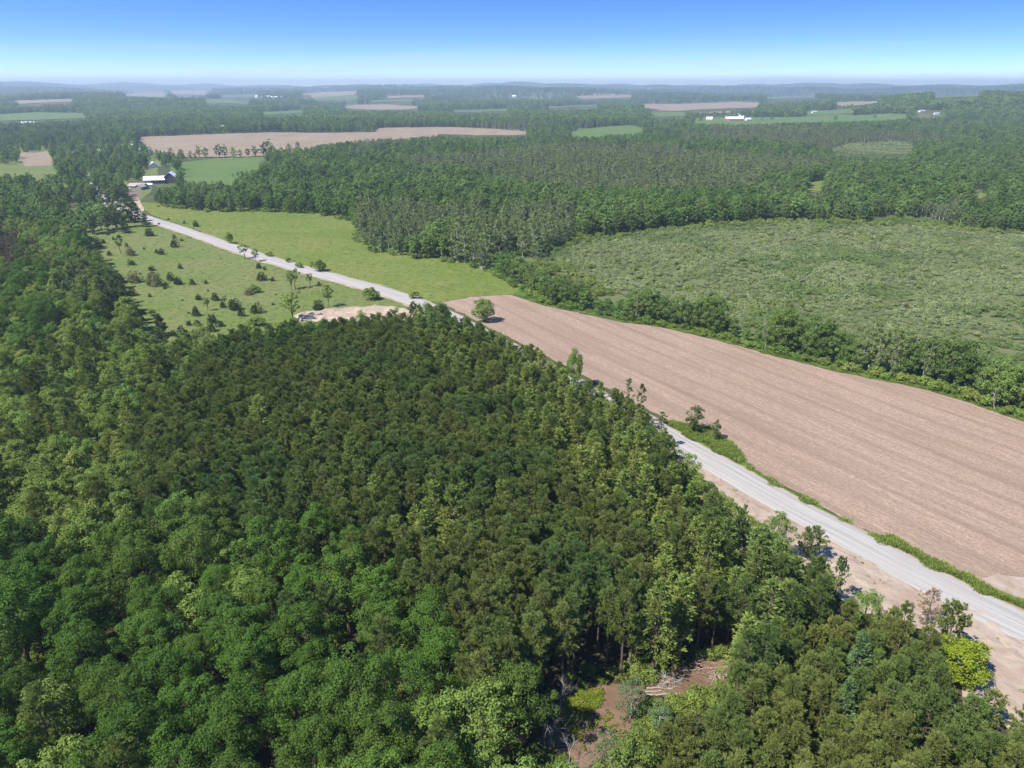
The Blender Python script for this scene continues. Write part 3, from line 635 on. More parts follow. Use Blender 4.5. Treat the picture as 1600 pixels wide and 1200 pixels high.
lib('yellow_tree', [broadleaf(201, H=8.5, R=3.5, base=.6, nl=60, lv=110, ls=.30, top=1.3)], M['yellow_leaf'], B_)
lib('blue_spruce', [white_pine(203 + i, H=15, R=2.8, base=.15, whorl=.62, nb=30, L=.6, w=.085) for i in range(2)], M['blue_needle'], B_)
lib('dry_pine', [red_pine(206, H=8, R=2.4, base=.1, br=5, tuft=5, dens=.8)], M['dry_needle'], PB)
lib('ragged_pine', [red_pine(210 + i, H=10, R=2.6, base=.12, whorl=.55, br=6, tuft=7, L=.5, w=.06, dens=.85) for i in range(4)], M['red_pine'], PB)
lib('thin_pine', [red_pine(220 + i, H=14, R=1.9, base=.35, whorl=.8, br=4, tuft=6, L=.5, w=.055, dens=.75) for i in range(3)], M['red_pine'], PB)
lib('yellow_pine', [white_pine(226, H=13, R=3.3, base=.15, L=.7, w=.1)], M['light_leaf'], B_)
lib('light_leafy', [broadleaf(230 + i, H=10, R=4.4, base=.9, nl=56, lv=90, ls=.42) for i in range(2)], M['light_leaf'], B_)
lib('field_tree', [broadleaf(235 + i, H=8, R=2.5, base=1.6, nl=34, lv=60, ls=.34, gap=.15) for i in range(2)], M['juniper'], B_)
lib('big_dark_pine', [white_pine(240 + i, H=15, R=5.0, base=.08, whorl=1.15, br=7, nb=46, L=.85, w=.13, irregular=.5, power=.6) for i in range(3)], M['dark_pine'], B_)
lib('aspen', [broadleaf(250 + i, H=7.5, R=2.5, base=1.0, nl=36, lv=60, ls=.24, gap=.25, limbs=14) for i in range(3)], M['aspen_leaf'], M['pale_bark'])
lib('sapling', [broadleaf(260 + i, H=6.5, R=1.7, base=2.2, nl=20, lv=36, ls=.34, gap=.1, limbs=8, top=-.6) for i in range(4)], M['mixed_leaf'], B_)
lib('bush', [shrub(270 + i, H=3.0, R=2.1, nl=24, lv=46, ls=.36) for i in range(4)], M['mixed_leaf'], B_)
lib('gray_juniper', [juniper(280 + i, H=3.0, R=2.1, n=800, L=.42, w=.075, point=.45) for i in range(3)], M['brown_pine'], B_)

def tree(name, label, loc, kind, rot=0., scale=1., var=0, group=None, cat='tree', parts=True, sz=None):
    t, c, j = LIB[kind][var % len(LIB[kind])]
    if parts:
        o = link(name, None); link('trunk', t, o); link('crown', c, o)
    else:
        o = link(name, j)
    o.location = loc; o.rotation_euler = (0, 0, rot); o.scale = (scale, scale, sz or scale)
    return tag(o, label, cat, group)

HIDDEN = {}
def templates(kinds):
    key = '+'.join(kinds)
    if key not in HIDDEN:
        c = bpy.data.collections.new('templates_' + key)
        n = 0
        for k in kinds:
            for t, cr, j in LIB[k]:
                o = bpy.data.objects.new('t%04d_%s' % (n, k), j); c.objects.link(o); n += 1
        HIDDEN[key] = (c, n)
    return HIDDEN[key]

def scatter(name, label, cat, kinds, P, rot, scl, idx, kind='stuff'):
    """one object that carries thousands of plants"""
    c, n = templates(kinds); P = np.asarray(P, np.float32)
    me = bpy.data.meshes.new(name); me.vertices.add(len(P)); me.vertices.foreach_set('co', P.reshape(-1))
    for nm, ty, v in (('rotz', 'FLOAT', rot), ('scl', 'FLOAT', scl), ('idx', 'INT', idx)):
        a = me.attributes.new(nm, ty, 'POINT'); a.data.foreach_set('value', np.asarray(v, np.int32 if ty == 'INT' else np.float32))
    o = link(name, me); tag(o, label, cat, None, kind)
    g = bpy.data.node_groups.new(name, 'GeometryNodeTree')
    g.interface.new_socket('Geometry', in_out='INPUT', socket_type='NodeSocketGeometry'); g.interface.new_socket('Geometry', in_out='OUTPUT', socket_type='NodeSocketGeometry')
    N, L = g.nodes, g.links; gi = N.new('NodeGroupInput'); go = N.new('NodeGroupOutput')
    ip = N.new('GeometryNodeInstanceOnPoints'); ci = N.new('GeometryNodeCollectionInfo')
    ci.inputs['Collection'].default_value = c; ci.inputs['Separate Children'].default_value = True; ci.inputs['Reset Children'].default_value = True
    ip.inputs['Pick Instance'].default_value = True
    def attr(nm, ty):
        a = N.new('GeometryNodeInputNamedAttribute'); a.data_type = ty; a.inputs['Name'].default_value = nm; return a.outputs['Attribute']
    cx = N.new('ShaderNodeCombineXYZ'); L.new(attr('rotz', 'FLOAT'), cx.inputs[2])
    L.new(gi.outputs[0], ip.inputs['Points']); L.new(ci.outputs[0], ip.inputs['Instance']); L.new(attr('idx', 'INT'), ip.inputs['Instance Index'])
    L.new(cx.outputs[0], ip.inputs['Rotation']); L.new(attr('scl', 'FLOAT'), ip.inputs['Scale']); L.new(ip.outputs[0], go.inputs[0])
    md = o.modifiers.new('scatter', 'NODES'); md.node_group = g
    return o

# ------------------------------------------------------------------ which tree grows where
NEAR = [(-500, 335), (0, 335), (60, 345), (125, 372), (165, 415), (205, 440), (200, 490), (215, 520), (300, 545), (340, 540), (400, 525), (470, 505), (540, 490), (640, 482), (700, 486), (765, 505),
        (840, 550), (900, 580), (960, 605), (1000, 645), (1045, 700), (1080, 745), (1110, 785), (1180, 825), (1240, 858), (1300, 905), (1350, 945), (1440, 950), (1500, 975), (1530, 1060), (1580, 1110), (1700, 1200), (2000, 1500), (-900, 1500)]
PINE = [(330, 555), (430, 515), (540, 485), (640, 478), (700, 480), (770, 500), (1010, 640), (1100, 770), (1240, 850), (1350, 930), (1500, 950), (1580, 1080), (1950, 1400), (1080, 1500), (1050, 1230), (1000, 1120), (900, 1075),
        (830, 1075), (760, 1070), (700, 1020), (690, 960), (600, 890), (560, 830), (420, 850), (330, 800), (230, 785), (215, 710), (285, 640)]
WHITE = [(600, 492), (720, 485), (800, 525), (930, 600), (1010, 660), (1090, 780), (1240, 860), (1290, 960), (1190, 1010), (1090, 1010), (1030, 960), (1000, 850), (880, 740), (770, 640), (680, 560)]
WHITE2 = [(640, 780), (720, 760), (760, 830), (700, 890), (640, 850)]
MAPLE = [(-900, 830), (60, 850), (180, 830), (330, 805), (420, 855), (560, 835), (600, 895), (690, 965), (700, 1025), (760, 1075), (830, 1080), (860, 1200), (820, 1500), (-900, 1500)]
ULEFT = [(-500, 335), (60, 345), (125, 372), (165, 415), (205, 440), (200, 490), (170, 520), (60, 540), (-500, 560)]
BROWN = [(-200, 350), (20, 350), (70, 375), (60, 405), (-200, 410)]
DARKL = [(70, 395), (165, 400), (205, 440), (195, 495), (110, 480), (75, 440)]
LIGHTP = [(880, 1180), (700, 1090), (760, 1150), (800, 1190), (760, 1260), (860, 1260)]
CLEAR_G = [(878, 1085), (900, 1055), (945, 1062), (1000, 1068), (1060, 1040), (1130, 1026), (1160, 1050), (1110, 1085), (1050, 1105), (1010, 1135), (970, 1165), (930, 1190), (900, 1240), (850, 1250), (845, 1130)]
CLEAR_V = [(880, 1075), (930, 1060), (1000, 1070), (1060, 1045), (1125, 1032), (1140, 1050), (1080, 1075), (1040, 1100), (1010, 1105), (960, 1150), (900, 1165), (885, 1200), (850, 1200), (835, 1110)]
SANDVIEW = [(1049, 690), (1137, 745), (1212, 790), (1300, 838), (1400, 890), (1525, 945), (1600, 980), (1600, 1120), (1565, 1085), (1545, 1030), (1510, 985), (1465, 945), (1400, 935), (1350, 925), (1300, 880), (1250, 835), (1200, 815), (1140, 775), (1085, 735)]
BANKVIEW = [(452, 480), (480, 478), (560, 473), (640, 477), (674, 490), (640, 492), (600, 492), (520, 498), (460, 503)]
LOWB = [(1130, 1065), (1190, 1020), (1290, 960), (1350, 935), (1500, 950), (1560, 1080), (1950, 1400), (1080, 1500), (1040, 1230), (1000, 1130), (1060, 1095)]
SPEC = {'young_pine': (2.45, 12.2, 1.7), 'red_pine': (2.5, 16, 1.9), 'white_pine': (3.7, 15, 3.0), 'broadleaf_tree': (6.2, 16, 4.6), 'light_broadleaf': (5.0, 12.5, 3.8), 'mixed_tree': (5.0, 13.5, 3.6), 'dark_pine': (5.2, 13, 3.5), 'brown_pine': (4.5, 9, 2.6)}
road_d = lambda x, y: np.sqrt(np.min((ROAD[None, ::2, 0] - x[:, None]) ** 2 + (ROAD[None, ::2, 1] - y[:, None]) ** 2, 1))

# single trees that stand out: name, label, kind, base in metres, height, crown radius
def by_top(x, y, H): return w0(x, y, H)
STAND = []
def stand(name, label, kind, xy, H, R=None, group=None, cat='tree', room=None):
    STAND.append((name, label, kind, xy, H, R, group, cat)); ROOM.append((xy[0], xy[1], room if room is not None else (R or 2) * .9))
ROOM = []
stand('yellow_tree', 'bright yellow-green bushy tree at the edge of the sandy verge', 'yellow_tree', by_top(1518, 997, 8.8), 8.8, 3.9, room=4.5)
stand('blue_spruce', 'pointed blue-green spruce rising above the olive red pines', 'blue_spruce', by_top(1352, 985, 15.5), 15.5, 2.7, room=2.4)
stand('blue_spruce', 'paler blue-green young spruce beside the pointed blue-green spruce', 'blue_spruce', by_top(1330, 1058, 13.5), 13.5, 2.4, room=2)
stand('dry_pine', 'dry tan dying pine behind a ragged pine at the road verge', 'dry_pine', by_top(1462, 918, 8), 8, 2.4, room=2.5)
stand('ragged_pine', 'ragged open-crowned pine beside the dry tan pine', 'ragged_pine', by_top(1500, 938, 11.5), 11.5, 3.2, room=3)
stand('ragged_pine', 'small ragged brown-green pine below the bright yellow-green tree', 'ragged_pine', by_top(1560, 1078, 7), 7, 2.4, room=2.5)
stand('ragged_pine', 'narrow brownish pine standing against the graded sand', 'ragged_pine', by_top(1318, 866, 10.5), 10.5, 2.0, room=2.5)
stand('round_conifer', 'rounded brown-tipped conifer leaning over the road shoulder', 'ragged_pine', by_top(1274, 822, 7.5), 7.5, 2.9, room=3)
stand('yellow_pine', 'yellowish green layered pine at the weedy bank', 'yellow_pine', by_top(1085, 750, 13), 13, 3.4, room=3)
stand('dark_pine', 'small dark pine on the weedy bank, shorter of two', 'ragged_pine', by_top(1132, 790, 8), 8, 1.8, room=2)
stand('dark_pine', 'small dark bushy pine on the weedy bank, wider of two', 'ragged_pine', by_top(1164, 788, 9), 9, 2.2, room=2)
stand('thin_pine', 'tall thin see-through pine by the bend of the road', 'thin_pine', by_top(984, 590, 15), 15, 1.9, room=2)
stand('thin_pine', 'thin open pine just behind the tall see-through pine', 'thin_pine', by_top(1004, 598, 14), 14, 1.7, room=2)
stand('thin_pine', 'ragged open pine overhanging the edge of the gravel road', 'thin_pine', by_top(1036, 642, 11), 11, 2.0, room=2)
stand('leafy_tree', 'light green leafy tree poking above the road side of the plantation', 'light_leafy', by_top(899, 543, 13), 13, 2.6, room=2.5)
stand('round_tree', 'round bright green tree at the corner of the ploughed field', 'light_leafy', w0(756, 503), 9.5, 4.6, room=4)
stand('field_tree', 'small dark spreading tree at the ploughed field edge', 'field_tree', w0(1083, 676), 8.5, 2.6)
stand('field_tree', 'smaller upright dark tree beside the spreading field edge tree', 'field_tree', w0(1118, 688), 6.0, 1.7)
stand('dark_pine', 'big dark layered pine at the corner of the old meadow', 'big_dark_pine', w0(180, 522), 17.5, 5.6, room=5)
stand('dark_pine', 'dark layered pine with bare top standing before the old meadow', 'big_dark_pine', w0(258, 552), 14.5, 4.6, room=4)
stand('dark_pine', 'tall dark pine at the road near the farmyard', 'big_dark_pine', w0(213, 347), 14, 4.2)
stand('dark_pine', 'wide dark pine touching the road near the farmyard', 'big_dark_pine', w0(228, 354), 9, 4.8)
stand('dark_pine', 'low dark pine with level boughs below the farmyard pines', 'big_dark_pine', w0(196, 364), 7.5, 4.6)
stand('aspen_sapling', 'pale leafy aspen sapling in the small clearing', 'aspen', w0(984, 1122), 7.5, 2.5, room=4)
stand('aspen_sapling', 'pale leafy aspen sapling below the brown litter patch', 'aspen', w0(952, 1212), 7.5, 2.8, room=4)
stand('aspen_sapling', 'small pale bushy sapling beside the bleached logs', 'aspen', w0(1030, 1135), 4.5, 2.2, room=3)

def near_forest():
    n = 60000
    Y = rng.uniform(38, 470, n); X = rng.uniform(-1, 1, n) * (Y * .82 + 60); k = (X > -330) & (X < 190); X, Y = X[k], Y[k]; n = len(X)
    cx, cyy, _ = topx(X, Y, np.full(n, 11.)); gx, gy, _ = topx(X, Y, np.zeros(n)); tx, ty, _ = topx(X, Y, np.full(n, 15.))
    smax = np.zeros(n)                      # how tall a tree may be without hiding the road, the sand or the field
    for s_ in (.45, .58, .7, .85, 1.0):
        good = np.ones(n, bool)
        for z_ in (8 * s_, 12 * s_, 15.5 * s_):
            ax, ay, _ = topx(X, Y, np.full(n, z_)); good &= ~pip(SANDVIEW, ax, ay) & ~pip(field_px, ax, ay) & ~pip(BANKVIEW, ax, ay) & ~pip(MEADOW_W, ax, ay)
        ax, ay, _ = topx(X, Y, np.full(n, 12. * s_)); good &= pip(NEAR, ax, ay)
        smax[good] = s_
    ok = (smax > 0) & ~pip(MEADOW_W, gx, gy) & ~pip(CLEAR_G, gx, gy)
    for z in (2, 5, 8, 11, 14.5):
        for ox in (-2., 2.):
            ax, ay, _ = topx(X + ox, Y, np.full(n, float(z))); ok &= ~pip(CLEAR_V, ax, ay)
    X, Y, cx, cyy, gx, gy, smax = (v[ok] for v in (X, Y, cx, cyy, gx, gy, smax))
    rm = np.ones(len(X), bool)
    for a, b, q in ROOM: rm &= (X - a) ** 2 + (Y - b) ** 2 > q * q
    for (nm_, lb_, k_, xy, H_, R_, g_, c_) in STAND:
        if k_ in ('thin_pine', 'aspen', 'field_tree'): continue
        a, t_, cc = topx(xy[0], xy[1], H_); _, b_, _ = topx(xy[0], xy[1], H_ * (.1 if k_ == 'yellow_tree' else (.68 if k_ == 'blue_spruce' else .35))); wpx = R_ * F_PX / cc * .75
        nearer = Y < xy[1] - .5
        for z_ in (7., 11., 14.5):
            ax, ay, _ = topx(X, Y, np.full(len(X), z_)); rm &= ~(nearer & (np.abs(ax - a) < wpx + 4) & (ay > t_) & (ay < b_))
    rd = road_d(X, Y); ok = rm & (rd > 6.0) & ~((X > 40) & (rd < 9.0)) & ~((smax < .6) & (rng.random(len(X)) < .4)); X, Y, cx, cyy, smax = X[ok], Y[ok], cx[ok], cyy[ok], smax[ok]; n = len(X)
    jx = cx + rng.normal(0, 16, n); jy = cyy + rng.normal(0, 12, n); u = rng.random(n)
    kind = np.full(n, 'mixed_tree', dtype=object)
    kind[u < .25] = 'light_broadleaf'; kind[(u > .86)] = 'white_pine'; kind[(u > .94)] = 'red_pine'
    up = pip(ULEFT, jx, jy); kind[up] = 'broadleaf_tree'; kind[up & (u < .45)] = 'mixed_tree'
    dk = pip(DARKL, jx, jy); kind[dk] = 'dark_pine'; kind[dk & (u < .3)] = 'brown_pine'
    bn = pip(BROWN, jx, jy); kind[bn] = 'brown_pine'
    pn = pip(PINE, jx, jy); kind[pn] = 'red_pine'; kind[pn & (u < .05)] = 'white_pine'
    wh = pip(WHITE, jx, jy); kind[wh & (u < .80)] = 'white_pine'
    wh = pip(WHITE2, jx, jy); kind[wh & (u < .7)] = 'white_pine'
    lb_ = pip(LOWB, jx, jy); kind[lb_] = 'young_pine'; kind[lb_ & (u < .03)] = 'white_pine'
    kind[dk & (u > .7)] = 'mixed_tree'; kind[up & ~dk & ~bn & (u > .8)] = 'light_broadleaf'
    mp_ = pip(MAPLE, jx, jy); kind[mp_] = 'broadleaf_tree'; kind[mp_ & (u > .88)] = 'light_broadleaf'; kind[mp_ & (u > .97)] = 'red_pine'
    lp = pip(LIGHTP, jx, jy); kind[lp] = 'light_broadleaf'
    # dart throwing with the spacing of each kind
    cell = 6.0; grid = {}; out = []
    for i in range(n):
        rr = SPEC[kind[i]][0]; ci, cj = int(X[i] // cell), int(Y[i] // cell); good = True
        for a in (-1, 0, 1):
            for b in (-1, 0, 1):
                for (x2, y2, r2) in grid.get((ci + a, cj + b), ()):
                    if (X[i] - x2) ** 2 + (Y[i] - y2) ** 2 < (.5 * (rr + r2)) ** 2: good = False; break
                if not good: break
            if not good: break
        if good:
            grid.setdefault((ci, cj), []).append((X[i], Y[i], rr)); out.append((X[i], Y[i], kind[i], smax[i]))
    return out

def wave(x, y, s, seed=0.):
    return np.sin(x / s + seed) * np.sin(y / s * .9 + 1.7 * seed + 1) + .5 * np.sin(x / s * 2.3 + 2 + seed) * np.sin(y / s * 2.1 + seed)

def mid_forest():
    pts = []
    for r0, r1, sp in ((330, 620, 5.2), (620, 900, 6.2), (900, 1250, 7.4), (1250, 1750, 9.0)):
        xs = np.arange(-1450, 1450, sp); ys = np.arange(300, r1 + 100, sp); gx, gy = np.meshgrid(xs, ys); gx = gx.ravel(); gy = gy.ravel()
        gx = gx + rng.uniform(-.48, .48, gx.size) * sp; gy = gy + rng.uniform(-.48, .48, gy.size) * sp
        k = (gy >= r0) & (gy < r1) & (np.abs(gx) < gy * .80 + 40); pts.append(np.stack([gx[k], gy[k], np.full(k.sum(), sp)], 1))
    P = np.concatenate(pts); X, Y, S = P.T; n = len(X)
    hh = 12.6 * (1 + .16 * wave(X, Y, 60.) + rng.normal(0, .2, n)) ; hh = np.clip(hh, 6, 19) * np.maximum(1, S / 7.5); Z = height(X, Y)
    gx, gy, _ = topx(X, Y, Z); cx, cyy, _ = topx(X, Y, Z + hh * .6); tx, ty, _ = topx(X, Y, Z + hh * .95)
    ok = ~pip(NEAR, cx, cyy)
    for i, v in enumerate(VISIBLE):
        ok &= ~pip(v, gx, gy)
        for q in ((.3, .6, .8, .97) if i != 3 else (.3, .6)):
            ax, ay, _ = topx(X, Y, Z + hh * q); ok &= ~pip(v, ax, ay)
    ok &= ~pip([(800, 400), (850, 410), (900, 450), (1000, 480), (1200, 540), (1600, 630), (1800, 700), (1800, 760), (1600, 670), (1275, 580), (1000, 520), (800, 465), (740, 430)], gx, gy)
    ok &= ~((wave(X, Y, 47., 2.2) > 1.02) & (rng.random(n) < .85)) & (rng.random(n) > .05)
    ok &= road_d(X, Y) > np.where(Y > 572, 3.5, 9.)
    # the village side is open: gaps between the trees
    vil = pip([(-400, 225), (250, 225), (280, 260), (200, 300), (150, 330), (-400, 330)], gx, gy); ok &= ~(vil & (rng.random(n) < .62))
    opn = pip([(120, 325), (160, 316), (205, 316), (222, 330), (232, 350), (180, 356), (120, 372), (60, 345)], gx, gy); ok &= ~(opn & (rng.random(n) < .82))
    return X[ok], Y[ok], Z[ok], hh[ok], S[ok], gx[ok], gy[ok]

# pick the trees that show largest: crowns drawn near to far into a coarse picture
class Shown:
    def __init__(s): s.b = np.zeros((600, 800), bool)
    def see(s, X, Y, Z, H, R, base):
        px, py, c = topx(X, Y, Z + H * (1 + base) / 2); f = F_PX / c * .5; px *= .5; py *= .5
        rx = R * f; ry = max(.5, f * (H * (1 - base) / 2 * .85 + R * .35)); rx = max(rx, .5)
        x0, x1, y0, y1 = int(max(0, px - rx)), int(min(799, px + rx)), int(max(0, py - ry)), int(min(599, py + ry))
        if x1 < x0 or y1 < y0: return 0
        yy, xx = np.mgrid[y0:y1 + 1, x0:x1 + 1]; e = ((xx + .5 - px) / rx) ** 2 + ((yy + .5 - py) / ry) ** 2 <= 1
        w = s.b[y0:y1 + 1, x0:x1 + 1]; nv = int((e & ~w).sum()); w |= e & (rng.random(e.shape) < .95); return nv

shown = Shown()
NT = near_forest(); NT.sort(key=lambda t: t[0] ** 2 + t[1] ** 2)
near_list = []
for x, y, k, sm in NT:
    H, R = SPEC[k][1], SPEC[k][2]; s = float(np.clip(rng.normal(1, .032 if k in ('red_pine', 'young_pine') else .09), .78, 1.22) * (1 + .035 * wave(x, y, 30.)) * (sm if k in ('red_pine', 'white_pine', 'young_pine') else max(sm, .75)))
    near_list.append([x, y, k, s, shown.see(x, y, 0., H * s, R * s, .35)])
MX, MY, MZ, MH, MS, MGX, MGY = mid_forest()
order = np.argsort(MX ** 2 + MY ** 2); mid_list = []
palew = wave(MX, MY, 130., .7)
for i in order:
    pale = (palew[i] > .1 and 560 < MGX[i] < 1500 and MGY[i] > 200) or (MGX[i] > 700 and MGX[i] < 900 and MGY[i] > 340) or rng.random() < .05
    k = 'pale_woodland_tree' if pale else 'woodland_tree'
    if MGX[i] < 230 and rng.random() < .12: k = 'dark_pine'
    sc = MH[i] / (14. if pale else 15.)
    nv = shown.see(MX[i], MY[i], MZ[i], MH[i], 3.6 * sc, .2) if MY[i] < 1300 else 0
    mid_list.append([MX[i], MY[i], MZ[i], k, sc, nv])
print('near', len(near_list), {k: sum(1 for t in near_list if t[2] == k) for k in SPEC}, 'mid', len(mid_list))

# ------------------------------------------------------------------ the woods: the 300 trees of a kind that show largest stand alone, the rest are one mass
CLEAR_W = np.array(w0(1000, 1080))
ANCH = [(by_top(1518, 1000, 8.5), 'near the bright yellow-green tree'), (by_top(1352, 985, 15.5), 'near the pointed blue-green spruce'), (by_top(1462, 918, 8), 'near the dry tan pine'), (by_top(1318, 866, 10.5), 'near the narrow brownish pine'),
        (by_top(1274, 822, 7.5), 'near the rounded roadside conifer'), (by_top(1085, 750, 13), 'near the yellowish layered pine'), (by_top(994, 594, 15), 'near the thin see-through pines'), (by_top(899, 543, 13), 'near the light leafy roadside tree'), (w0(180, 522), 'near the big dark pine'),
        (w0(258, 552), 'near the bare-topped dark pine'), (w0(870, 1150), 'near the bleached dead bushes'), (w0(1093, 1040), 'near the reddish brush pile'), (w0(984, 1122), 'near the aspen saplings'), (w0(560, 490), 'near the sand bank')]
def with_detail(lb, gr, x, y, s, std):
    a = min(ANCH, key=lambda t: (t[0][0] - x) ** 2 + (t[0][1] - y) ** 2); d = math.hypot(a[0][0] - x, a[0][1] - y)
    size = 'taller' if s > 1 + std else ('shorter' if s < 1 - std else '')
    if size: lb = size + ' ' + lb.replace('tall ', '', 1); gr = size + ' ' + gr
    if d < 13:
        if len((lb + ' ' + a[1]).split()) > 16 and size: lb = lb.split(' ', 1)[1]; gr = gr.split(' ', 1)[1]
        if len((lb + ' ' + a[1]).replace('-', ' ').split()) <= 16: lb += ' ' + a[1]; gr += ' ' + a[1]
    return lb, gr
def near_label(k, x, y):
    dc = np.hypot(x - CLEAR_W[0], y - CLEAR_W[1]); rd = float(road_d(np.array([x]), np.array([y]))[0])
    if k == 'red_pine':
        if dc < 24 and y > 74: return 'tall red pine with bare lower trunk around the log-strewn clearing', 'red pines around the clearing'
        if dc < 60 and y <= 74 or (x > 22 and y < 92): return 'olive red pine in the low block between clearing and sandy verge', 'red pines between clearing and sand'
        if rd < 20: return 'red pine on the plantation edge beside the gravel road', 'red pines along the road'
        if x < -60: return 'brownish red pine scattered among the mixed leafy trees', 'red pines in the mixed wood'
        return 'olive brown red pine inside the closed plantation canopy', 'red pines of the plantation'
    if k == 'young_pine':
        if rd < 26: return 'bushy olive young pine on the edge of the graded sand', 'young pines beside the sand'
        if dc < 24: return 'bushy olive young pine next to the logs of the clearing', 'young pines beside the clearing'
        return 'bushy olive young pine inside the low block below the road', 'young pines of the low block'
    if k == 'white_pine':
        if rd < 22: return 'fresh green white pine with layered boughs along the road edge', 'white pines along the road'
        if x < -45: return 'layered white pine rising among the mixed leafy trees', 'white pines in the mixed wood'
        return 'fresh green white pine with layered boughs among the dark red pines', 'white pines of the plantation'
    if k == 'broadleaf_tree':
        if y > 200: return 'deep green broadleaf tree in the wood beside the juniper meadow', 'broadleaf trees by the old meadow'
        return 'deep green maple-like tree with lumpy crown below the pine plantation', 'broadleaf trees below the plantation'
    if k == 'light_broadleaf':
        if dc < 40: return 'light green leafy tree close to the small clearing', 'light green trees by the clearing'
        return 'light green leafy tree in the mixed wood', 'light green trees of the mixed wood'
    if k == 'mixed_tree': return 'mid green leafy tree with tapering crown in the mixed wood', 'mid green trees of the mixed wood'
    if k == 'dark_pine': return 'dark dense pine at the edge of the juniper meadow', 'dark pines by the old meadow'
    return 'brownish thin pine in the wood west of the old meadow', 'brownish pines by the old meadow'

MASS = {'young_pine': ('young_pine_mass', 'further bushy young pines closing the low block', 'pines'), 'red_pine': ('pine_plantation_mass', 'dense canopy of red pines filling the plantation', 'pines'), 'white_pine': ('white_pine_mass', 'further white pines filling the canopy among red pines', 'pines'),
        'broadleaf_tree': ('broadleaf_wood_mass', 'closed canopy of deep green broadleaf wood', 'trees'), 'light_broadleaf': ('light_wood_mass', 'further light green trees filling the mixed wood', 'trees'),
        'mixed_tree': ('mixed_wood_mass', 'closed canopy of the mid green mixed wood', 'trees'), 'dark_pine': ('dark_pine_mass', 'further dark pines beside the old meadow', 'pines'), 'brown_pine': ('brown_pine_mass', 'further thin brownish pines', 'pines')}
for k in SPEC:
    L_ = [t for t in near_list if t[2] == k]; L_.sort(key=lambda t: -t[4]); nvar = len(LIB[k])
    one = [t for t in L_[:300] if t[4] > 0]; rest = [t for t in L_ if not (t in one)] if len(L_) <= 300 else L_[len(one):]
    nm = {'light_broadleaf': 'leafy_tree', 'mixed_tree': 'leafy_tree'}.get(k, k)
    for x, y, _, s, nv in one:
        lb, gr = with_detail(*near_label(k, x, y), x, y, s, .05 if k in ('red_pine', 'young_pine') else .1)
        tree(nm, lb, (x, y, 0), k, float(rng.uniform(0, 6.28)), s, int(rng.integers(nvar)), gr)
    if rest:
        A = np.array([[t[0], t[1], 0] for t in rest]); m = len(A); a, b, c = MASS[k]
        scatter(a, b, c, [k], A, rng.uniform(0, 6.28, m), [t[3] for t in rest], rng.integers(0, nvar, m))

mid_one = {}
for k, nm, lb, gr, lim in (('woodland_tree', 'woodland_tree', 'rounded green tree on the front edge of the wood behind meadow and marsh', 'trees along the front of the far wood', 300),
                           ('pale_woodland_tree', 'pale_tree', 'thin pale grey-green tree with light stem in the wood behind the marsh', 'pale trees behind the marsh', 200),
                           ('dark_pine', 'dark_pine', 'dark conical pine among the farm and village trees', 'dark pines near the farm', 200)):
    L_ = [t for t in mid_list if t[3] == k]; L_.sort(key=lambda t: -t[5]); one = [t for t in L_[:lim] if t[5] > 2]; rest = L_[len(one):]
    for x, y, z, _, s, nv in one:
        gx_, gy_, _ = topx(x, y, z)
        if k != 'dark_pine':
            wh = 'by the farm and village' if gx_ < 235 else ('behind the hay meadow' if gx_ < 790 else 'behind the marsh')
            sz_ = 'tall ' if s > 1.02 else ('low ' if s < .78 else '')
            lb = sz_ + ('rounded green tree on the front of the wood ' if k == 'woodland_tree' else 'pale thin-stemmed tree in the wood ') + wh; gr = sz_ + ('green' if k == 'woodland_tree' else 'pale') + ' wood trees ' + wh
        tree(nm, lb, (x, y, z), k, float(rng.uniform(0, 6.28)), s, int(rng.integers(len(LIB[k]))), gr)
    if rest:
        A = np.array([[t[0], t[1], t[2]] for t in rest]); m = len(A)
        scatter(nm + '_mass', {'woodland_tree': 'deep green broadleaf forest stretching behind meadow and marsh', 'pale_woodland_tree': 'pale thin-stemmed trees spread through the far forest', 'dark_pine': 'further dark pines around the village'}[k], 'forest', [k], A,
                rng.uniform(0, 6.28, m), [t[4] for t in rest], rng.integers(0, len(LIB[k]), m))

def far_forest():
    out = []
    for r0, r1, sp in ((1750, 2400, 13), (2400, 3400, 19), (3400, 5000, 30), (5000, 8000, 52)):
        g = np.arange(-r1, r1, sp); gx, gy = np.meshgrid(g, np.arange(0, r1, sp)); gx = gx.ravel() + rng.uniform(-.5, .5, gx.size) * sp; gy = gy.ravel() + rng.uniform(-.5, .5, gy.size) * sp
        k = (gy > r0) & (gy <= r1) & (np.abs(gx) < gy * .8); gx, gy = gx[k], gy[k]; z = height(gx, gy)
        cov = .62 + .5 * wave(gx, gy, 330., 2.) + .3 * wave(gx, gy, 90., 1.); cov = np.where(gy < 2300, .95, cov)
        ok = rng.random(len(gx)) < np.clip(cov, .06, 1)
        a, b, _ = topx(gx, gy, z); s = sp / 9.5 * rng.uniform(.8, 1.2, len(gx)); s = np.minimum(s, 1.0 + sp / 45); c, d, _ = topx(gx, gy, z + 15 * s)
        for v in VISIBLE[4:]:
            ok &= ~pip(v, a, b) & ~pip(v, c, d)
            for q in (.25, .5, .75): ax, ay, _ = topx(gx, gy, z + 15 * s * q); ok &= ~pip(v, ax, ay)
        out.append(np.stack([gx, gy, z - .4 * s, s], 1)[ok])
    return np.concatenate(out)
FF = far_forest()
scatter('far_forest', 'hazy blue-green forest rolling away to the hills', 'forest', ['far_tree'], FF[:, :3], rng.uniform(0, 6.28, len(FF)), FF[:, 3], rng.integers(0, 5, len(FF)))
print('far', len(FF))

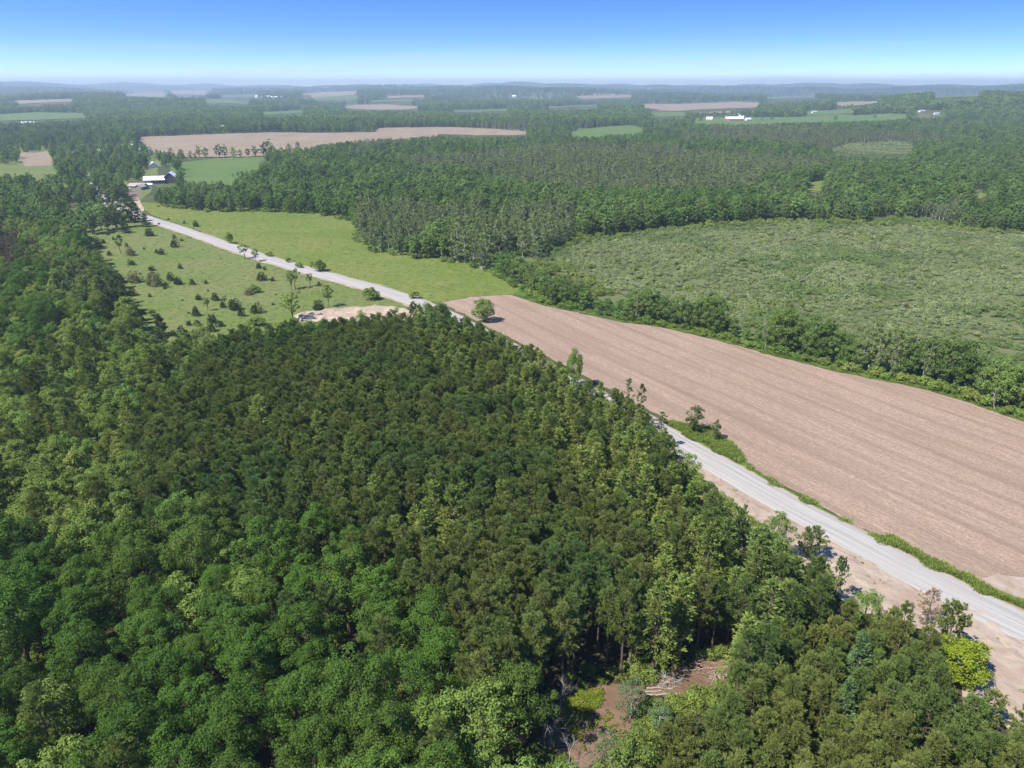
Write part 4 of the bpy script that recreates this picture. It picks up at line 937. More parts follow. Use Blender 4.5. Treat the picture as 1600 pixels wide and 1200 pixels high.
# ------------------------------------------------------------------ marsh shrubs, understory, grass
def marsh():
    n = 60000; Y = rng.uniform(170, 545, n); X = rng.uniform(-10, 560, n); gx, gy, _ = topx(X, Y, np.zeros(n))
    ok = pip(MARSH, gx, gy) & (wave(X, Y, 26., .4) + .8 * wave(X, Y, 8., 3) + rng.normal(0, .5, n) > -1.1)
    X, Y = X[ok], Y[ok]; m = len(X); s = np.clip(.78 + .24 * wave(X, Y, 14., 1.) + .15 * wave(X, Y, 50., 2.) + rng.normal(0, .2, m), .3, 1.7)
    q = WT(WETM); A = np.array(q); wx = rng.uniform(A[:, 0].min(), A[:, 0].max(), 2600); wy = rng.uniform(A[:, 1].min(), A[:, 1].max(), 2600); k = pip(q, wx, wy)
    X = np.r_[X, wx[k]]; Y = np.r_[Y, wy[k]]; s = np.r_[s, rng.uniform(.8, 1.6, k.sum())]; m = len(X)
    scatter('marsh_shrubs', 'pale green low willow shrubs covering the marsh', 'shrubs', ['marsh_shrub', 'understory'], np.stack([X, Y, np.zeros(m)], 1), rng.uniform(0, 6.28, m), s, np.where(rng.random(m) < .03 + .06 * (wave(X, Y, 40., 2.) > .5), rng.integers(6, 10, m), rng.integers(0, 6, m)))
marsh()
for i, (nm, lb, k, xy, H, R, gr, ct) in enumerate(STAND):
    v = i % len(LIB[k]); me = LIB[k][v][1]; zt = max(v_.co.z for v_ in me.vertices); rr = max(abs(v_.co.x) for v_ in me.vertices)
    o = tree(nm, lb, (xy[0], xy[1], 0), k, float(rng.uniform(0, 6.28)), (R / rr * 1.05) if R else H / zt, v, gr, ct, sz=H / zt)

for i, p in enumerate(ROAD):
    if not (176 < p[1] < 270) or i % 1: continue
    t = ROAD[min(i + 1, len(ROAD) - 1)] - ROAD[i - 1]; t = t / np.linalg.norm(t); nn = np.array([t[1], -t[0]]); nn = nn if nn[0] < 0 else -nn
    for q in range(2):
        c = p + nn * float(rng.uniform(5.6, 8.5)) + t * float(rng.uniform(-2, 2)); sc = float(rng.uniform(.34, .5))
        tree('small_pine', 'small bushy pine lining the hidden bend of the road', (c[0], c[1], 0), 'young_pine', float(rng.uniform(0, 6.28)), sc * 1.25, int(rng.integers(6)), 'small pines at the road bend', sz=sc)

# ------------------------------------------------------------------ hedgerow along the field
def hedge():
    edge = np.array(W([(760, 428), (800, 452)] + FIELD_TOP[3:])); s = np.concatenate([[0], np.cumsum(np.linalg.norm(np.diff(edge, axis=0), axis=1))])
    def at(q): return np.array([np.interp(q, s, edge[:, 0]), np.interp(q, s, edge[:, 1])])
    hx = [740, 830, 860, 900, 915, 940, 980, 1000, 1030, 1045, 1065, 1105, 1115, 1180, 1190, 1215, 1290, 1310, 1335, 1350, 1400, 1480, 1500, 1540, 1600, 1700, 1800]
    hv = [12, 9, 11, 10, 6, 6, 11, 13, 12, 7, 14, 15, 7, 6, 17, 15, 15, 10, 10, 16, 16, 16, 13, 14, 16, 16, 15]
    q = 0.; side = 0; nsh = 0
    while q < s[-1] - 2:
        p = at(q); t = at(min(q + 1, s[-1])) - at(max(q - 1, 0)); t /= np.linalg.norm(t); nrm = np.array([-t[1], t[0]]); nrm = nrm if nrm[1] > 0 else -nrm
        px, _, _ = topx(p[0], p[1], 0.); H = float(np.interp(px, hx, hv)) * float(rng.uniform(.82, 1.08)); d = float(rng.uniform(4.5, 8)) + (4.5 if side else 0)
        c = p + nrm * d
        tall = 'tall' if H > 12.5 else ('low' if H < 8 else 'mid-height')
        where = 'where it meets the wood' if px < 900 else ('beside the ploughed field and marsh' if px < 1150 else ('in the tall stretch between ploughed field and marsh'))
        k = 'pale_hedge' if (1330 < px < 1410 or rng.random() < .12) else 'hedgerow_tree'
        look = 'pale grey-green' if k[0] == 'p' else 'dark green'
        zt = 14.
        tree('hedgerow_tree', f'{tall} {look} hedgerow tree {where}', (c[0], c[1], 0), k, float(rng.uniform(0, 6.28)), H / zt * (.92 if H > 12 else 1.12), int(rng.integers(6)), f'{tall} {look} hedgerow trees {where}', sz=H / zt)
        side ^= 1; q += 2.2 if H > 10 else 2.6
    q = 0.
    while q < s[-1] - 1:
        p = at(q); t = at(min(q + 1, s[-1])) - at(max(q - 1, 0)); t /= np.linalg.norm(t); nrm = np.array([-t[1], t[0]]); nrm = nrm if nrm[1] > 0 else -nrm
        c = p + nrm * float(rng.uniform(1.8, 4.2)); sc = float(rng.uniform(.6, 1.25)); px, _, _ = topx(p[0], p[1], 0.)
        if rng.random() < .8:
            k = 'hedge_shrub' if rng.random() < .6 else 'bush'
            tree('hedge_shrub', 'light green shrub skirting the field side of the hedgerow' if k[0] == 'h' else 'mid green rounded shrub skirting the field side of the hedgerow', (c[0], c[1], 0), k, float(rng.uniform(0, 6.28)), sc * (1.3 if 1480 < px < 1560 else 1.), int(rng.integers(4)),
                 'light hedge shrubs' if k[0] == 'h' else 'mid green hedge shrubs', 'shrub', parts=False)
        q += float(rng.uniform(1.8, 3.4))
    for x, y, sc in ((1495, 604, 2.1), (1520, 608, 1.8), (1540, 612, 1.6)):
        p = w0(x, y); tree('hedge_shrub', 'large yellow-green shrub bulging from the hedgerow foot', (p[0], p[1], 0), 'hedge_shrub', x, sc, x, 'large yellow-green hedge shrubs', 'shrub', parts=False)
hedge()

# ------------------------------------------------------------------ junipers, saplings and bushes of the meadows (pixel of the foot, width in pixels)
def zoomed(x, y): return 120 + x / 4.0, 330 + y / 4.0
JUN = [(455, 155, 60), (610, 167, 24), (615, 225, 56), (655, 187, 20), (530, 270, 40), (500, 264, 26), (345, 337, 42), (202, 277, 30), (140, 232, 52), (165, 202, 32), (103, 247, 26), (310, 222, 24), (265, 167, 26), (195, 150, 22),
       (648, 359, 32), (468, 372, 40), (725, 460, 40), (808, 454, 26), (635, 458, 56), (590, 432, 52), (560, 477, 36), (550, 487, 20), (352, 528, 56), (455, 538, 24), (300, 499, 16), (262, 487, 20), (745, 657, 58), (700, 714, 36), (752, 717, 40),
       (385, 639, 26), (412, 637, 32), (398, 685, 42), (385, 584, 12), (762, 554, 42), (865, 560, 52), (915, 602, 42), (990, 617, 84), (1130, 637, 66), (1035, 657, 52), (1155, 432, 62), (1228, 437, 30), (1512, 467, 26), (1510, 620, 76), (1140, 357, 36),
       (1172, 367, 22), (845, 697, 62), (890, 722, 46), (840, 752, 62), (1227, 587, 18), (740, 97, 40), (675, 77, 18), (514, 84, 16), (110, 330, 66), (40, 290, 60), (25, 175, 60), (575, 55, 14), (230, 180, 20), (700, 640, 14), (1245, 525, 12),
       (665, 812, 90), (735, 792, 62), (610, 780, 40), (420, 240, 16), (820, 500, 14), (170, 560, 30), (240, 600, 24), (660, 560, 12), (900, 300, 10)]
for i, (x, y, w) in enumerate(JUN):
    px, py = zoomed(x, y); p = w0(px, py); c = topx(p[0], p[1], 0.)[2]; wid = w / 4.0 / (F_PX / c); sc = wid / 2.1
    size = 'tiny' if wid < 1.6 else ('small' if wid < 2.8 else ('medium' if wid < 4.2 else 'large'))
    rd = float(road_d(np.array([p[0]]), np.array([p[1]]))[0]); wh = 'near the gravel road' if rd < 30 else ('in the middle of the old meadow' if px > 230 else 'on the wooded side of the old meadow')
    tree('juniper_bush', f'{size} dark juniper bush {wh}', (p[0], p[1], 0), 'juniper', i * 1.7, sc, i, f'{size} junipers {wh}', 'juniper', parts=False)
for i, (x, y, w, lb) in enumerate(((330, 278, 76, 'grey-brown spreading juniper beside the leaning sapling'), (365, 445, 104, 'wide grey-green juniper clump, western half of a pair'), (490, 465, 124, 'wide grey-brown juniper clump, eastern half of a pair'),
                                   (260, 450, 90, 'grey-brown juniper clump next to the dark pines'), (1075, 523, 64, 'grey-green juniper beside the large spreading bush'))):
    px, py = zoomed(x, y); p = w0(px, py); c = topx(p[0], p[1], 0.)[2]
    tree('juniper_clump', lb, (p[0], p[1], 0), 'gray_juniper', i * 2.1, w / 4. / (F_PX / c) / 4.2, i, None, 'juniper', parts=False)
SAP = [(1050, 298, 100, 62, 'sapling', 'young leafy tree on the road edge above the old meadow'), (1120, 315, 85, 44, 'sapling', 'narrow dark young tree overlapping the gravel road'), (952, 203, 78, 62, 'bush', 'tall bushy shrub with bare top across the road'),
       (1343, 492, 120, 46, 'sapling', 'thin young tree of a close pair in the old meadow'), (1366, 486, 140, 62, 'sapling', 'taller young tree of a close pair in the old meadow'), (1458, 470, 90, 36, 'sapling', 'sparse thin sapling beside the gravel road'),
       (1576, 598, 145, 66, 'sapling', 'vase-shaped slender young tree above the sand bank'), (1352, 682, 190, 120, 'sapling', 'spreading yellow-green young tree at the end of the sand bank'), (275, 262, 105, 50, 'sapling', 'leaning sapling among the grey junipers'),
       (820, 622, 90, 40, 'sapling', 'small thin sapling among meadow junipers'), (1115, 508, 58, 74, 'bush', 'large spreading bush in the old meadow'), (1510, 378, 84, 104, 'bush', 'dense green bush across the road from the young tree pair'), (1325, 322, 36, 40, 'bush', 'small green bush behind the roadside in the hay meadow'),
       (1390, 356, 40, 60, 'bush', 'low green bush along the hay meadow road edge'), (1205, 282, 34, 60, 'bush', 'flat leafy bush on the hay meadow edge'), (1832, 552, 88, 120, 'bush', 'light green bush standing at the gravel road edge'), (2112, 548, 54, 80, 'bush', 'round bush in the hay meadow near the ploughed corner'),
       (930, 590, 70, 22, 'sapling', 'very thin sapling near the meadow bushes'), (1120, 720, 60, 140, 'bush', 'rounded bright bush below the old meadow'), (1280, 735, 50, 110, 'bush', 'lush green bush next to the pale sand'), (470, 655, 50, 70, 'bush', 'bright leafy bush above the bare-topped dark pine')]
for i, (x, y, h, w, k, lb) in enumerate(SAP):
    px, py = zoomed(x, y); p = w0(px, py); c = topx(p[0], p[1], 0.)[2]; f = F_PX / c * 4
    h0, w0_ = (6.5, 3.4) if k == 'sapling' else (3.0, 4.4)
    tree('young_tree' if k == 'sapling' else 'bush', lb, (p[0], p[1], 0), k, i * 1.3, w / f / w0_, i, None, 'tree' if k == 'sapling' else 'bush', parts=k == 'sapling', sz=h / f / h0)

# trees in the row before the far tan field and around the crop field
for i, (x, y, h) in enumerate(((268, 246, 16), (284, 247, 15), (298, 248, 13), (312, 247, 20), (322, 247, 18), (343, 247, 22), (352, 246, 20), (366, 247, 18), (376, 246, 13), (388, 246, 15), (399, 245, 18), (412, 245, 20), (420, 244, 27), (428, 244, 17), (440, 243, 14), (452, 241, 17), (466, 239, 18),
                                (238, 246, 12), (252, 247, 11))):
    p = wt(x, y); c = topx(p[0], p[1], 0.)[2]; H = h / (F_PX / c)
    tree('field_row_tree', ('tallest' if h > 25 else ('tall' if h > 18 else 'modest')) + ' dark tree in the row between crop field and far tan field', (p[0], p[1], 0), 'woodland_tree', i * 1.1, H / 15 * 1.15, i, 'trees in the row before the far field', sz=H / 15)
for i, (x, y, h) in enumerate(((285, 277, 17), (279, 280, 14), (372, 276, 8), (380, 277, 9), (364, 277, 6))):
    p = wt(x, y); c = topx(p[0], p[1], 0.)[2]; H = h / (F_PX / c)
    tree('field_row_tree', 'dark tree standing close behind the white roofed barn' if x < 300 else 'low bushy tree at the corner of the green crop field', (p[0], p[1], 0), 'woodland_tree', i * 1.1, H / 15 * 1.2, i, 'trees behind the barn' if x < 300 else 'low trees at the crop field corner', sz=H / 15)
for i, (x, y, h) in enumerate(((1095, 190, 12), (1082, 189, 10), (1075, 189, 11), (1190, 189, 8), (1206, 188, 7), (1305, 188, 8), (1366, 185, 8), (1150, 183, 0), (1088, 182, 0))):
    if not h: continue
    p = wt(x, y); c = topx(p[0], p[1], 0.)[2]; H = h / (F_PX / c); z = float(height(*p))
    tree('farm_tree', 'dark lone tree in the long green field of the far farm' if x > 1180 else 'dark tree beside the far white farm', (p[0], p[1], z), 'far_tree', i, H / 15, i, 'lone trees of the farm field' if x > 1180 else 'trees by the far farm', parts=False)
def belt(pts, n, h0, name, lb):
    L_ = []
    for i in range(n):
        t = i / (n - 1) * (len(pts) - 1); j = min(int(t), len(pts) - 2); f = t - j
        x = pts[j][0] + (pts[j + 1][0] - pts[j][0]) * f; y = pts[j][1] + (pts[j + 1][1] - pts[j][1]) * f; p = wt(x, y + rng.uniform(-.5, .5))
        L_.append((p[0], p[1], float(height(*p)), h0 * rng.uniform(.75, 1.2)))
    for i, t in enumerate(L_): tree(name, lb, t[:3], 'far_tree', i, t[3] / 15, i, lb + ' group', parts=False)
belt([(1078, 183), (1130, 182), (1200, 181.5), (1258, 181.5)], 34, 15, 'belt_tree', 'dark tree in the belt behind the far white farm')
belt([(1190, 168), (1260, 173), (1330, 169)], 24, 14, 'belt_tree', 'hazy dark tree in the belt beyond the valley pasture')

# ------------------------------------------------------------------ snags, dead bushes, logs and the clearing
SNAG = [quad_mesh('snag', bare(300 + i, H=11, spread=.28, depth=3, r0=.2), [M['dead_wood']]) for i in range(4)]
DEAD = [quad_mesh('dead_bush', bare(310 + i, H=7.5, spread=.45, depth=5, r0=.10), [M['dead_wood']]) for i in range(3)]
for i, (x, y, h) in enumerate(((1195, 547, 13), (1348, 560, 10), (995, 322, 11), (1040, 320, 10), (1380, 322, 10), (1590, 325, 11), (780, 410, 9), (850, 420, 9), (1290, 300, 10), (1555, 640, 9), (470, 328, 9), (1105, 318, 9))):
    p = w0(x, y); o = link('dead_snag', SNAG[i % 4]); o.location = (p[0], p[1], 0); o.rotation_euler = (0, 0, i * 1.9); o.scale = (h / 11,) * 3
    tag(o, 'pale dead snag standing in the hedgerow' if y > 500 else 'pale bare dead trunk among the trees behind meadow and marsh', 'dead tree', 'dead snags of the hedgerow' if y > 500 else 'dead snags of the far wood')
for i, (x, y, h, lb) in enumerate(((858, 1172, 8, 'bleached bare dead bush with forked stems beside the clearing'), (880, 1120, 7.5, 'grey feathery dead bush at the head of the clearing'), (890, 1205, 6.5, 'low bleached dead bush with crooked branches below the litter patch'))):
    p = w0(x, y); o = link('dead_bush', DEAD[i]); o.location = (p[0], p[1], 0); o.rotation_euler = (0, 0, i * 2.2); o.scale = (h / 7.5 * 1.1, h / 7.5 * 1.1, h / 7.5); tag(o, lb, 'dead bush')
def log(a, b, rad, lb, z=.12):
    p, q = np.array([*w0(*a), z + rad]), np.array([*w0(*b), z + rad]); n = 6; P = p + (q - p) * np.linspace(0, 1, n)[:, None]; P[1:-1] += rng.normal(0, .05, (n - 2, 3))
    o = link('fallen_log', quad_mesh('fallen_log', tube(P, np.linspace(rad, rad * .6, n), 8), [M['log']])); tag(o, lb, 'log')
log((1003, 1088), (1062, 1086), .16, 'longest bleached log lying across the clearing')
log((1008, 1083), (1033, 1081), .14, 'short bleached log above the longest log')
log((1010, 1077), (1052, 1077), .13, 'thin bleached log nearest the standing trunks')
log((1060, 1051), (1112, 1045), .14, 'pale log leading to the reddish brush pile')
log((1108, 1046), (1150, 1042), .13, 'pale log beyond the reddish brush pile')
log((1112, 1081), (1130, 1079), .12, 'lone short log half hidden by the low pines')
log((1036, 1072), (1056, 1058), .12, 'slanting branch log in the slash heap')
log((920, 1056), (932, 1064), .10, 'short slanting stick log under the standing pines')
def brush(x, y, n, R, lb, col):
    p = w0(x, y); a = rng.uniform(0, 6.28, n); q = np.sqrt(rng.uniform(0, 1, n)) * R; L = rng.uniform(.8, 2.2, n); th = rng.uniform(0, 6.28, n); Q = []
    for i in range(n):
        s = np.array([q[i] * np.cos(a[i]), q[i] * np.sin(a[i]) * .6, max(.05, .8 * (1 - q[i] / R) * rng.random())]); d = np.array([np.cos(th[i]), np.sin(th[i]), rng.normal(.1, .25)]) * L[i]
        Q.append(tube([s, s + d * .5 + rng.normal(0, .08, 3), s + d], [.05, .04, .015], 4))
    o = link('brush_pile', quad_mesh('brush_pile', np.concatenate(Q), [col])); o.location = (p[0], p[1], .06); tag(o, lb, 'brush pile')
M['red_twig'] = plain('reddish_twigs', (.30, .19, .15), .9, .25, 3)
brush(1093, 1040, 90, 2.6, 'reddish brush pile of cut twigs under the pines', M['red_twig'])
brush(1046, 1066, 60, 2.2, 'grey slash heap beside the longest log', M['dead_wood'])
brush(1125, 1058, 45, 2.0, 'loose tan slash between clearing and low pines', M['log'])

G_T = [quad_mesh('grass', grass_tuft(330 + i), [M['grass_blade']]) for i in range(4)]
LIB['grass'] = [(None, None, m) for m in G_T]
LIB['cover'] = [(None, None, shrub(340 + i, H=.35, R=.5, nl=6, lv=14, ls=.16)[1]) for i in range(3)]
LIB['cover'] = [(None, None, quad_mesh('cover', q[2], [M['cover_leaf']])) for q in LIB['cover']]
def fill(poly_px, n, zmax=0., ground=w0):
    P = np.array(W(poly_px)); lo, hi = P.min(0), P.max(0); X = rng.uniform(lo[0], hi[0], n * 6); Y = rng.uniform(lo[1], hi[1], n * 6); k = pip([tuple(p) for p in P], X, Y); return X[k][:n], Y[k][:n]
def tufts(name, lb, cat, kinds, polys, s0, s1, z=.08):
    A = [fill(p, n) for p, n in polys]; X = np.concatenate([a[0] for a in A]); Y = np.concatenate([a[1] for a in A]); m = len(X)
    ok = road_d(X, Y) > 5.6; X, Y = X[ok], Y[ok]; m = len(X)
    scatter(name, lb, cat, kinds, np.stack([X, Y, np.full(m, z)], 1), rng.uniform(0, 6.28, m), rng.uniform(s0, s1, m), rng.integers(0, sum(len(LIB[k]) for k in kinds), m))
V1 = [(1047, 658), (1070, 664), (1110, 670), (1132, 686), (1150, 702), (1166, 722), (1137, 722), (1109, 705), (1052, 672)]
V2 = [(1382, 843), (1390, 838), (1408, 846), (1440, 868), (1475, 883), (1517, 904), (1550, 923), (1600, 944), (1800, 1040), (1800, 1048), (1600, 953), (1550, 936), (1500, 914), (1450, 889), (1387, 857)]
V3 = [(1166, 722), (1185, 738), (1222, 761), (1262, 780), (1300, 803), (1382, 843), (1387, 857), (1337, 829), (1300, 808), (1250, 785), (1175, 743)]
tufts('verge_grass', 'rank green grass and weeds along the field verges', 'grass', ['grass'], [(V1, 700), (V2, 1100), (V3, 260), ([(800, 459)] + [(x, y - 1) for x, y in FIELD_TOP[3:]] + [(x, y - 9) for x, y in FIELD_TOP[:2:-1]], 2600)], .6, 1.4)
tufts('bank_weeds', 'olive weeds on the bank between sand and pines', 'weeds', ['grass', 'cover'], [([(1075, 728), (1130, 775), (1180, 815), (1235, 855), (1210, 860), (1150, 830), (1090, 770)], 500)], .5, 1.1)
tufts('clearing_cover', 'yellow-green low plants in the clearing', 'ground cover', ['cover'], [([(885, 1095), (905, 1082), (940, 1078), (940, 1095), (925, 1118), (895, 1130), (880, 1120)], 420), ([(880, 1120), (925, 1118), (960, 1110), (990, 1120), (960, 1160), (900, 1175)], 60)], .6, 1.2, .1)
tufts('clearing_brush', 'low leafy undergrowth around the rim of the clearing', 'undergrowth', ['understory', 'cover', 'grass'], [([(850, 1115), (885, 1130), (900, 1150), (890, 1250), (840, 1260), (820, 1180)], 60), ([(1000, 1110), (1060, 1090), (1120, 1075), (1160, 1050), (1180, 1075), (1100, 1110), (1040, 1150), (1000, 1200), (960, 1240), (930, 1240), (985, 1165)], 420),
       ([(880, 1085), (940, 1068), (1000, 1072), (1060, 1044), (1130, 1026), (1130, 1010), (1040, 1020), (940, 1040), (870, 1060)], 150)], .35, .8, .05)
tufts('wood_understory', 'shaded leafy undergrowth below the broadleaf wood', 'undergrowth', ['understory'], [([(-300, 840), (300, 800), (600, 900), (850, 1090), (830, 1350), (-400, 1400)], 900), ([(-200, 560), (200, 560), (250, 780), (100, 840), (-300, 840)], 600)], .6, 1.2, .0)
tufts('sand_weeds', 'sparse weeds dotting the graded sand', 'weeds', ['grass', 'cover'], [([(1137, 759), (1212, 801), (1300, 848), (1400, 899), (1525, 954), (1520, 962), (1400, 908), (1300, 856), (1212, 808), (1137, 768)], 90), (SANDV, 130)], .25, .7, .06)
tufts('marsh_edge_brush', 'mid green brush between the marsh and the wood behind it', 'undergrowth', ['understory'], [([(800, 400), (850, 380), (900, 366), (1000, 356), (1120, 344), (1250, 340), (1400, 345), (1500, 352), (1600, 360), (1750, 366), (1750, 374), (1600, 369), (1500, 362), (1400, 355), (1250, 350), (1120, 356), (1000, 369), (900, 381), (850, 402)], 1100), ([(232, 322), (330, 327), (420, 327), (500, 332), (560, 342), (562, 372), (590, 388), (640, 399), (725, 408), (775, 432), (765, 432), (715, 412), (640, 404), (580, 394), (552, 374), (550, 347), (500, 337), (420, 332), (330, 332)], 420), ([(800, 430), (846, 400), (900, 425), (960, 462), (930, 466), (860, 450)], 120)], .6, 1.6, .0)
rm_ = np.random.default_rng(77)
for i in range(26):
    px_ = rm_.uniform(870, 1590); py_ = rm_.uniform(372, 470 + (px_ - 870) * .08); p = w0(px_, py_); dk_ = i % 3
    tree('marsh_bush', ('dark round bush standing out of the pale marsh shrubs', 'taller deep green bush in the pale marsh', 'grey-green clump among the pale marsh shrubs')[dk_], (p[0], p[1], 0), ('bush', 'hedge_shrub', 'gray_juniper')[dk_], i * 1.4, float(rm_.uniform(.5, .95)), i, ('dark marsh bushes', 'deep green marsh bushes', 'grey marsh clumps')[dk_], 'bush', parts=False)
tufts('meadow_tufts', 'scattered taller grass tufts in the meadows', 'grass', ['grass'], [(MEADOW_W, 1200), (MEADOW_E, 1500)], .25, .6, .02)

# ------------------------------------------------------------------ farm buildings
M['white_metal'] = plain('white_metal_roof', (.78, .79, .80), .45, .06, .6, .4)
M['dark_board'] = plain('dark_weathered_boards', (.075, .070, .068), .9, .3, 1.5)
M['grey_siding'] = plain('grey_siding', (.22, .22, .23), .8, .12, 1.0)
M['tan_shingle'] = plain('tan_shingles', (.34, .28, .25), .9, .15, 2.0)
M['white_wall'] = plain('white_walls', (.72, .71, .69), .8, .08, .6)
M['red_wall'] = plain('barn_red_walls', (.38, .10, .085), .85, .2, .6)
M['blue_roof'] = plain('blue_grey_roof', (.30, .36, .42), .6, .1, .6)
M['glass'] = plain('window_glass', (.03, .035, .045), .15, .1, 1, .5)
M['door'] = plain('door_paint', (.50, .48, .45), .7, .1, 1)

def box_bm(x0, x1, y0, y1, z0, z1):
    bm = bmesh.new(); bmesh.ops.create_cube(bm, size=1)
    for v in bm.verts: v.co = ((x0 + x1) / 2 + v.co.x * (x1 - x0), (y0 + y1) / 2 + v.co.y * (y1 - y0), (z0 + z1) / 2 + v.co.z * (z1 - z0))
    return bm

def wing(root, L, Wd, hw, hr, wall, roof, ox=0., oy=0., turn=False, gambrel=False, windows=3, doors=1, eave=.5):
    """one gabled block: walls, roof, door and windows; ridge along x unless turned"""
    T = (lambda x, y, z: (ox - y, oy + x, z)) if turn else (lambda x, y, z: (ox + x, oy + y, z))
    a, b = L / 2, Wd / 2; bm = bmesh.new()
    prof = [(-b, hw), (-b * .55, hw + hr * .68), (0, hw + hr), (b * .55, hw + hr * .68), (b, hw)] if gambrel else [(-b, hw), (0, hw + hr), (b, hw)]
    ends = []
    for x in (-a, a): ends.append([bm.verts.new(T(x, -b, -.2))] + [bm.verts.new(T(x, y, z)) for y, z in prof] + [bm.verts.new(T(x, b, -.2))])
    n = len(ends[0]); bm.faces.new(ends[0]); bm.faces.new(ends[1][::-1])
    bm.faces.new([ends[0][0], ends[0][1], ends[1][1], ends[1][0]]); bm.faces.new([ends[0][n - 1], ends[0][n - 2], ends[1][n - 2], ends[1][n - 1]])
    bmesh.ops.recalc_face_normals(bm, faces=bm.faces); link('wall', bm_mesh('wall', bm, wall), root)
    bm = bmesh.new(); th = .14; k = 1 + eave / b
    pr = [(y * k if abs(y) == b else y, (z - eave * .45 if abs(y) == b else z) + .06) for y, z in prof]
    lo = [[bm.verts.new(T(x, y, z)) for y, z in pr] for x in (-a - eave, a + eave)]; hi = [[bm.verts.new(T(x, y, z + th)) for y, z in pr] for x in (-a - eave, a + eave)]
    m = len(pr)
    for i in range(m - 1):
        bm.faces.new([hi[0][i], hi[0][i + 1], hi[1][i + 1], hi[1][i]]); bm.faces.new([lo[0][i], lo[1][i], lo[1][i + 1], lo[0][i + 1]])
        for e in (0, 1): bm.faces.new([lo[e][i], lo[e][i + 1], hi[e][i + 1], hi[e][i]])
    for i in (0, m - 1): bm.faces.new([lo[0][i], hi[0][i], hi[1][i], lo[1][i]])
    bmesh.ops.recalc_face_normals(bm, faces=bm.faces); link('roof', bm_mesh('roof', bm, roof), root)
    for i in range(windows + doors):
        x = -a + L * (i + .5) / (windows + doors); isd = i < doors
        w2, z0, z1 = (.55 if hw < 3.4 else 1.5, 0, min(2.1, hw - .3) if hw < 3.4 else 3.0) if isd else (.6, 1.0, min(2.1, hw - .3))
        c0 = T(x - w2, -b - .05, z0); c1 = T(x + w2, -b + .06, z1)
        xs = sorted((c0[0], c1[0])); ys = sorted((c0[1], c1[1])); link('door' if isd else 'window', bm_mesh('opening', box_bm(xs[0], xs[1], ys[0], ys[1], z0, z1), M['door'] if isd else M['glass']), root)

def building(name, label, px, rot, ground=True, cat='building'):
    p = wt(*px); o = link(name, None); o.location = (p[0], p[1], float(height(*p))); o.rotation_euler = (0, 0, rot); tag(o, label, cat); return o
b1 = building('barn', 'dark board barn with white roof and long lower wing', (243, 287), math.radians(14), cat='barn')
wing(b1, 18, 9, 3.6, 3.0, M['dark_board'], M['white_metal'], 0, 0, windows=4, doors=2)
wing(b1, 14, 10, 5.6, 4.2, M['dark_board'], M['white_metal'], 13.6, 4, turn=True, windows=2, doors=1)
b2 = building('farmhouse', 'grey single-storey farmhouse with tan shingle roof', (216, 295.5), math.radians(-12), cat='house')
wing(b2, 15, 8, 2.6, 2.0, M['grey_siding'], M['tan_shingle'], -1, 2, windows=4, doors=1)
wing(b2, 7, 6.5, 2.5, 1.9, M['grey_siding'], M['tan_shingle'], 5, -3, turn=True, windows=1, doors=1)
link('chimney', bm_mesh('chimney', box_bm(-2.4, -1.6, 2.2, 3.0, 3.6, 5.4), M['tan_shingle']), b2)
b3 = building('shed', 'white roofed shed behind the barn trees', (240, 262), math.radians(30), cat='shed')
wing(b3, 10, 8, 3.2, 2.8, M['white_wall'], M['white_metal'], turn=True, windows=2)
b4 = building('shed', 'small white garden shed in front of the barn', (235, 293), math.radians(10), cat='shed')
wing(b4, 4, 3, 2.2, 1.0, M['white_wall'], M['white_metal'], windows=1)
b5 = building('garage', 'small grey roofed cottage hidden among roadside trees', (146, 302), math.radians(20), cat='house')
wing(b5, 8, 6, 2.6, 1.8, M['grey_siding'], M['tan_shingle'], windows=2)
for px, r, L, Wd, hw, hr, wl_, rf, lb in (((226, 238), 10, 16, 9, 3.2, 2.6, 'white_wall', 'blue_roof', 'white house with blue-grey roof by the far tan field'), ((182, 231), -20, 12, 8, 3.2, 2.6, 'white_wall', 'white_metal', 'small white house above the village trees'),
        ((134, 231), 15, 12, 8, 3, 2.4, 'white_wall', 'white_metal', 'pale bungalow between the village trees'), ((160, 239), 30, 11, 8, 3, 2.4, 'white_wall', 'white_metal', 'white cottage half hidden in the village trees'), ((92, 243), -10, 13, 8, 3.2, 2.6, 'white_wall', 'blue_roof', 'white house with blue-grey roof beside the lane'),
        ((14, 241), 0, 13, 8, 3, 2.6, 'white_wall', 'white_metal', 'white house next to the tan patch field'), ((48, 197), 8, 34, 14, 5, 4, 'white_wall', 'white_metal', 'long white barn beyond the village'), ((112, 243), 40, 10, 7, 3, 2.2, 'grey_siding', 'tan_shingle', 'tan roofed house beside the lane'),
        ((208, 226), -30, 11, 8, 3, 2.4, 'white_wall', 'tan_shingle', 'tan roofed white house at the tan field corner'), ((349, 206), 0, 6, 6, 9, 3, 'white_wall', 'white_metal', 'tall narrow white building at the forest edge')):
    o = building('barn' if 'barn' in lb else 'house', lb, px, math.radians(r), cat='barn' if 'barn' in lb else 'house'); wing(o, L, Wd, hw, hr, M[wl_], M[rf], windows=3)
f1 = building('dairy_barn', 'long white roofed red barn of the far farm', (1146, 189), math.radians(6), cat='barn')
wing(f1, 46, 16, 5, 5, M['red_wall'], M['white_metal'], 0, 0, windows=7, doors=2); wing(f1, 26, 14, 5.5, 4, M['red_wall'], M['white_metal'], 20, 12, turn=True, windows=3)
f2 = building('barn', 'small white barn standing apart at the far farm', (1108, 188), math.radians(-12), cat='barn'); wing(f2, 15, 11, 4.5, 3.5, M['white_wall'], M['white_metal'], windows=2)
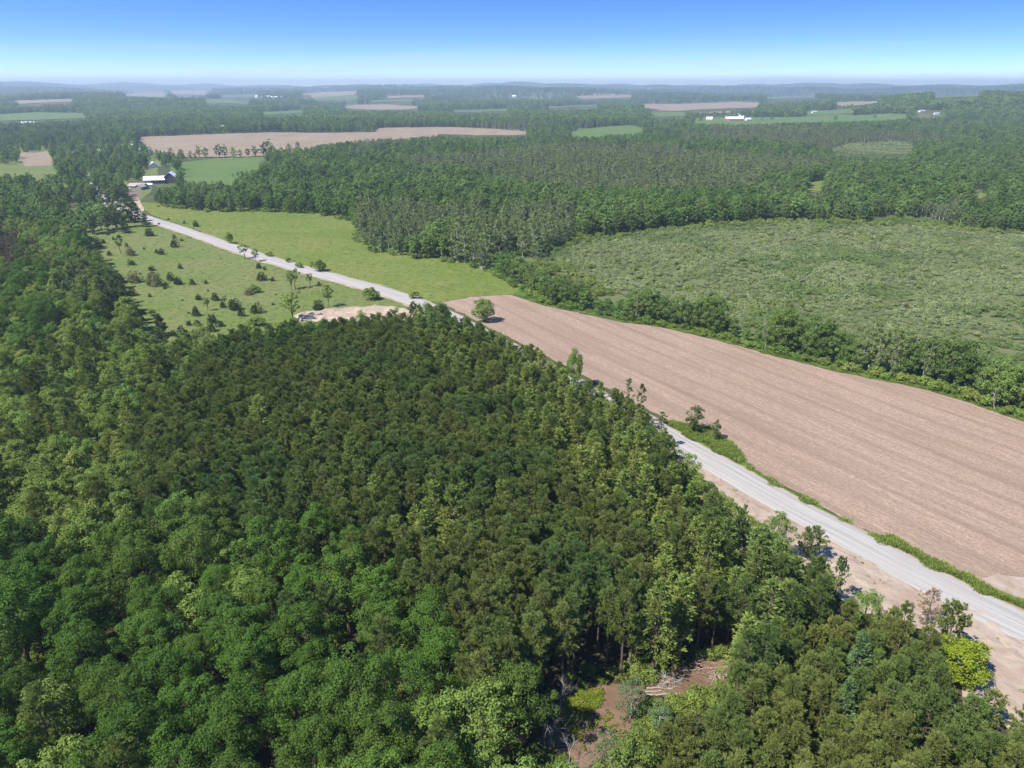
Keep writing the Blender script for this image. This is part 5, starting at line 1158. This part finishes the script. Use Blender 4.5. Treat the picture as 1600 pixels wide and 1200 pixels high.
f3 = building('barn', 'white shed with pale silo at the end of the far farm', (1168, 189), math.radians(20), cat='barn'); wing(f3, 14, 10, 4, 3, M['white_wall'], M['white_metal'], windows=2)
bm = bmesh.new(); bmesh.ops.create_cone(bm, cap_ends=True, segments=16, radius1=3.2, radius2=3.0, depth=10); bmesh.ops.translate(bm, verts=bm.verts, vec=(-11, 5, 4.5)); bmesh.ops.create_uvsphere(bm, u_segments=16, v_segments=8, radius=3.0)
for v in bm.verts[-114:]: v.co.x -= 11; v.co.y += 5; v.co.z += 9.4
link('silo', bm_mesh('silo', bm, M['white_metal']), f3)
for px, r, L, Wd, hw, hr, lb in (((1272, 177), 10, 15, 9, 3.5, 2.5, 'pale farm building at the foot of the wooded hill'), ((1463, 179), 0, 12, 8, 3, 2, 'white barn at the end of the long green field'), ((1440, 175), 12, 16, 9, 3, 2, 'grey-white barn above the end of the long green field'),
        ((412, 153), 4, 90, 28, 8, 5, 'large white building complex on the hazy hill'), ((432, 154), -8, 60, 24, 7, 5, 'lower white building beside the large hill complex'), ((962, 139), 0, 40, 18, 6, 5, 'tiny white building on the far hazy ridge'), ((1014, 140), 5, 40, 18, 6, 5, 'tiny white barn further along the hazy ridge'),
        ((803, 152), 0, 26, 16, 8, 5, 'white farmhouse in the hazy mid forest'), ((995, 163), 6, 40, 14, 4, 3, 'low white shed beside the pale valley field')):
    o = building('barn', lb, px, math.radians(r), cat='barn'); wing(o, L, Wd, hw, hr, M['white_wall'], M['blue_roof'] if px[0] > 1200 else M['white_metal'], windows=3)

# ------------------------------------------------------------------ the air
def haze():
    bm = box_bm(-17000, 17000, -16500, 17500, -60, 190)
    m = bpy.data.materials.new('haze'); m.use_nodes = True; N, L = m.node_tree.nodes, m.node_tree.links; N.clear()
    out = N.new('ShaderNodeOutputMaterial'); v = N.new('ShaderNodeVolumePrincipled')
    v.inputs['Color'].default_value = (.68, .85, 1.0, 1); v.inputs['Density'].default_value = 1.3e-4; v.inputs['Anisotropy'].default_value = .2
    L.new(v.outputs[0], out.inputs['Volume'])
    o = link('haze', bm_mesh('haze', bm, m)); tag(o, 'thin blue summer haze over the whole countryside', 'haze', None, 'stuff')
haze()
